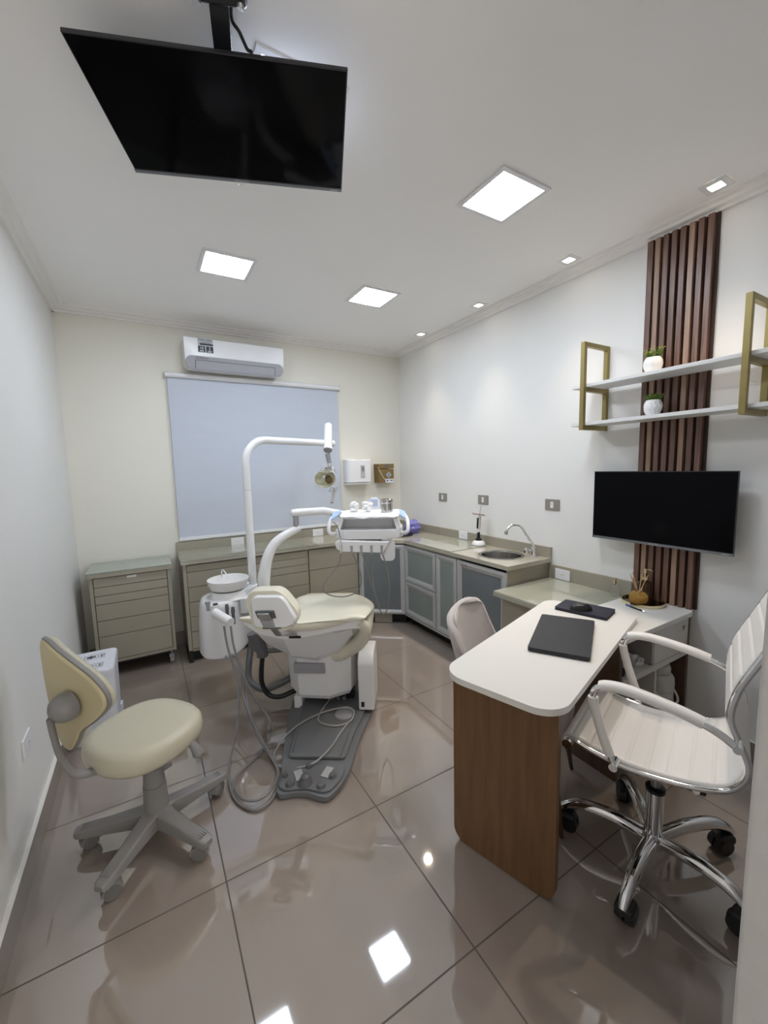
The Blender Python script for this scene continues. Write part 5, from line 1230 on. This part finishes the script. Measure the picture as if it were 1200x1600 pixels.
# ================================================================== delivery unit with instrument tray
t = thing('instrument_unit', 'white instrument tray with hoses on a curved swing arm', 'dental unit', LC(0.2, 1.05, 1.0), 0)
bm = nb(); tube(bm, [(0.640, 2.750, 0.46), (0.643, 2.750, 0.66), (0.652, 2.75, 0.78), (0.682, 2.75, 0.905), (0.735, 2.75, 0.995), (0.815, 2.75, 1.050), (0.915, 2.75, 1.090)], [0.044, 0.044, 0.042, 0.036, 0.033, 0.030, 0.026], 20, smooth=7); obj('swing_post', bm, WHITEG, t)
bm = nb(); cyl(bm, (0.645, 2.75, 0.655), (0.645, 2.75, 0.70), 0.058, 0.052, 28); obj('post_collar', bm, GREYP, t)
bm = nb(); cyl(bm, (0.640, 2.75, 0.48), LC(-0.20, 0.95, 0.48), 0.035, n=16); obj('chair_strut', bm, DGREY, t)
bm = nb(); cyl(bm, (0.893, 2.75, 1.085), (0.893, 2.75, 1.175), 0.020, n=18); obj('joint', bm, GREYP, t)
bm = nb(); tube(bm, [(0.855, 2.75, 1.198), (0.863, 2.75, 1.198), (0.90, 2.75, 1.198), (1.10, 2.745, 1.197), LC(0.12, 1.20, 1.150)], [0.012, 0.024, 0.028, 0.027, 0.026], 18); obj('swing_arm', bm, WHITEG, t)
# tray
def slab(bm, outline, z0, z1, k=1.0, c=(0.215, 1.08)):
    loft(bm, [[LC(c[0]+(x-c[0])*0.97, c[1]+(y-c[1])*0.97, z0) for x, y in outline], [LC(x, y, z0+0.008) for x, y in outline], [LC(x, y, z1-0.006) for x, y in outline], [LC(c[0]+(x-c[0])*k, c[1]+(y-c[1])*k, z1) for x, y in outline]])
lo = round_poly([(-0.010, 0.965), (0.06, 0.918), (0.37, 0.918), (0.440, 0.965), (0.435, 1.22), (-0.005, 1.22)], 0.045)
bm = nb(); slab(bm, lo, 1.036, 1.096, 0.985); dobj_w = obj('tray_body', bm, WHITEP, t)
bm = nb(); prism(bm, [(0.03, 1.07), (0.40, 1.07), (0.40, 1.215), (0.03, 1.215)], 1.0965, 1.164); bmesh.ops.transform(bm, matrix=Matrix.Translation(DO) @ Matrix.Rotation(DROT, 4, 'Z'), verts=bm.verts); obj('tray_back', bm, WHITEP, t)
bm = nb(); hi_ = round_poly([(0.045, 0.955), (0.405, 0.955), (0.425, 1.24), (0.020, 1.24)], 0.03); slab(bm, hi_, 1.1645, 1.196); obj('upper_tray', bm, WHITEP, t)
for sgn, xx in ((-1, 0.006), (1, 0.402)):
    bm = nb(); loft(bm, [[LC(xx, 0.945, 1.094), LC(xx+0.022, 0.945, 1.094), LC(xx+0.022, 1.20, 1.094), LC(xx, 1.20, 1.094)], [LC(xx+0.024*-sgn+0.0, 0.965, 1.166), LC(xx+0.024*-sgn+0.022, 0.965, 1.166), LC(xx+0.024*-sgn+0.022, 1.21, 1.166), LC(xx+0.024*-sgn, 1.21, 1.166)]]); obj('side_wall', bm, WHITEP, t)
bm = nb()   # paper sheet with a ragged front lip
fr_ = [0.0, 0.006, 0.002, 0.012, 0.018, 0.006, 0.014, 0.008, 0.004, 0.010, 0.0]
gridp = []
for j, s_ in enumerate((0.935, 0.950, 1.0, 1.08, 1.16, 1.22)):
    gridp.append([LC(0.035+0.385*i/10, s_ - (0.004*math.sin(i*1.7) if j == 0 else 0), 1.1985 - (0.016 + fr_[i]*0.7 if j == 0 else 0) + 0.0015*math.sin(i*1.3+j)) for i in range(11)])
vs = [[bm.verts.new(p) for p in row] for row in gridp]
for j in range(len(vs)-1):
    for i in range(10): bm.faces.new((vs[j][i], vs[j][i+1], vs[j+1][i+1], vs[j+1][i]))
ex = bmesh.ops.extrude_face_region(bm, geom=list(bm.faces)); bmesh.ops.translate(bm, vec=(0, 0, 0.0012), verts=[v for v in ex['geom'] if isinstance(v, bmesh.types.BMVert)])
obj('paper_cover', bm, PAPER, t, angle=180)
for sgn, x0, x1 in ((-1, -0.046, 0.026), (1, 0.404, 0.476)):
    xo, xi = (x0, x1) if sgn < 0 else (x1, x0)
    bm = nb(); tube(bm, [LC(xi, 1.13, 1.195), LC((xi+xo)/2, 1.07, 1.190), LC(xo+0.01*-sgn, 1.0, 1.165), LC(xo, 0.96, 1.125), LC(xo+0.004*sgn*-1, 0.94, 1.085), LC(xo+0.03*-sgn, 0.95, 1.070), LC(xi, 1.0, 1.080)], 0.0, 12, smooth=6, flat=(0.013, 0.0085)); hh = obj('side_handle', bm, WHITEP, t)
    bm = nb(); a_, b_, c_, d_ = LC(xi+0.012*sgn, 0.985, 1.186), LC(xo-0.012*sgn, 0.965, 1.158), LC(xo-0.018*sgn, 1.02, 1.198), LC(xi+0.012*sgn, 1.12, 1.206)
    up2 = Vector((0, 0, 0.006)); loft(bm, [[a_, b_, c_, d_], [a_+up2, b_+up2, c_+up2, d_+up2]]); obj('blue_panel', bm, BLUEP, hh)
    bm = nb(); m_ = (a_+b_+c_+d_)/4 + Vector((0, 0, 0.0075)); obox(bm, m_, b_-a_, d_-a_, (b_-a_).cross(d_-a_), 0.017, 0.004, 0.0006); obj('panel_print', bm, BLUED, hh)
bm = nb(); pz = [LC(0.190, 1.235, 1.195), LC(0.275, 1.235, 1.195), LC(0.270, 1.235, 1.262), LC(0.252, 1.235, 1.282), LC(0.212, 1.235, 1.282), LC(0.194, 1.235, 1.262)]
loft(bm, [pz, [p + AX*0.035 for p in pz]]); cpn = obj('control_panel', bm, WHITEP, t)
bm = nb(); obox(bm, LC(0.232, 1.2335, 1.245), LT, (0, 0, 1), AX, 0.028, 0.026, 0.002, 0.002); obj('blue_frame', bm, BLUEP, cpn)
bm = nb(); obox(bm, LC(0.232, 1.2315, 1.245), LT, (0, 0, 1), AX, 0.020, 0.018, 0.002, 0.002); obj('display', bm, LGREY, cpn)
bm = nb(); ob = [(-0.002, 1.018), (0.02, 1.034), (0.335, 1.022), (0.356, 1.026), (0.316, 0.946), (0.04, 0.958), (0.008, 0.975)]
ob = round_poly(ob, 0.012); loft(bm, [[LC(x, 0.955, z) for x, z in ob], [LC(x, 0.910, z) for x, z in ob], [LC(0.175+(x-0.175)*0.97, 0.898, 0.995+(z-0.995)*0.85) for x, z in ob]]); hb = obj('hose_rack', bm, WHITEP, t)
bm = nb(); obox(bm, LC(0.2, 0.96, 1.030), LT, AX, (0, 0, 1), 0.10, 0.02, 0.020, 0.002); obj('rack_bracket', bm, STOOLG, hb)
bm = nb(); ob = rrect(0.292, 0.388, 0.888, 1.030, 0.03, 5); loft(bm, [[LC(x, 0.948, z) for x, z in ob], [LC(x, 0.938, z) for x, z in ob]]); obj('side_plate', bm, WHITEP, hb)
for x in (0.040, 0.108, 0.172, 0.238, 0.304):
    bm = nb(); cyl(bm, LC(x, 0.897, 1.000), LC(x, 0.897, 0.945), 0.0085, 0.006, 12); obj('hose_socket', bm, GREYP, hb)
S9 = 0.897
def h2(pts, m=HOSE, r_=0.0042):
    bm = nb(); tube(bm, [LC(*p) for p in pts], r_, 8, smooth=7); obj('instrument_hose', bm, m, t)
h2([(0.040, S9, 0.96), (0.020, .92, .88), (-0.035, .95, .80), (-0.090, .97, .735), (-0.110, .98, .685), (-0.075, .985, .648), (-0.010, .985, .632), (0.055, .98, .637), (0.115, .97, .665), (0.152, .95, .72), (0.158, .93, .80), (0.140, .91, .88), (0.108, S9, 0.96)])
h2([(0.172, S9, 0.96), (0.195, .91, .87), (0.228, .92, .745), (0.262, .93, .63), (0.282, .935, .555), (0.300, .94, .520), (0.322, .935, .545), (0.340, .93, .63), (0.345, .92, .745), (0.330, .91, .86), (0.304, S9, .96)])
h2([(0.238, S9, 0.96), (0.238, .90, .86), (0.245, .91, .74), (0.262, .92, .62), (0.276, .93, .56)], HOSE)
bm = nb(); cyl(bm, LC(0.040, 0.893, 0.955), LC(0.038, 0.890, 1.050), 0.0075, 0.006, 12); cyl(bm, LC(0.038, 0.890, 1.048), LC(0.036, 0.888, 1.066), 0.0095, n=12); sy = obj('air_syringe', bm, CHROME, t)
bm = nb(); tube(bm, [LC(0.036, 0.888, 1.066), LC(0.032, 0.886, 1.10), LC(0.018, 0.89, 1.135), LC(-0.004, 0.90, 1.155)], 0.0025, 6, smooth=5); obj('nozzle', bm, DGREY, sy)

# things on the tray
def cotton(c, label, n, seed):
    rnd = random.Random(seed); bm = nb()
    for k in range(n):
        a = rnd.uniform(0, PI); p = Vector(c) + LT*rnd.uniform(-0.016, 0.016) + AX*rnd.uniform(-0.02, 0.02) + Vector((0, 0, 0.013+0.050*(k/n)))
        d = LT*math.cos(a*0.4+0.3) + AX*math.sin(a*0.4+0.3)*0.6 + Vector((0, 0, rnd.uniform(-0.2, 0.2)))
        tube(bm, [p-d*0.026, p-d*0.019, p, p+d*0.019, p+d*0.026], [0.005, 0.0125, 0.0135, 0.0125, 0.005], 10)
    solo('cotton_rolls', bm, COTTON, label, 'cotton', 'bundles of cotton rolls on the instrument tray')
cotton(LC(0.112, 1.08, 1.2000), 'left bundle of white cotton rolls on the instrument tray', 12, 3)
cotton(LC(0.202, 1.06, 1.2000), 'right bundle of white cotton rolls, nearer the metal cup', 12, 5)
t = thing('metal_cup', 'shiny metal cup on the instrument tray', 'cup', LC(0.335, 1.05, 1.2005))
cq = LC(0.335, 1.05, 0)
bm = nb(); lathe(bm, [(0.0, 1.2010), (0.039, 1.2010), (0.040, 1.204), (0.040, 1.262)], cq, 36, cap=False); lathe(bm, [(0.0415, 1.262), (0.0415, 1.284), (0.038, 1.287), (0.0, 1.287)], cq, 36, cap=False); obj('body', bm, STEEL, t)
bm = nb(); lathe(bm, [(0.0418, 1.258), (0.043, 1.260), (0.043, 1.264), (0.0418, 1.266)], cq, 36, cap=False); obj('rim_band', bm, CHROME, t)
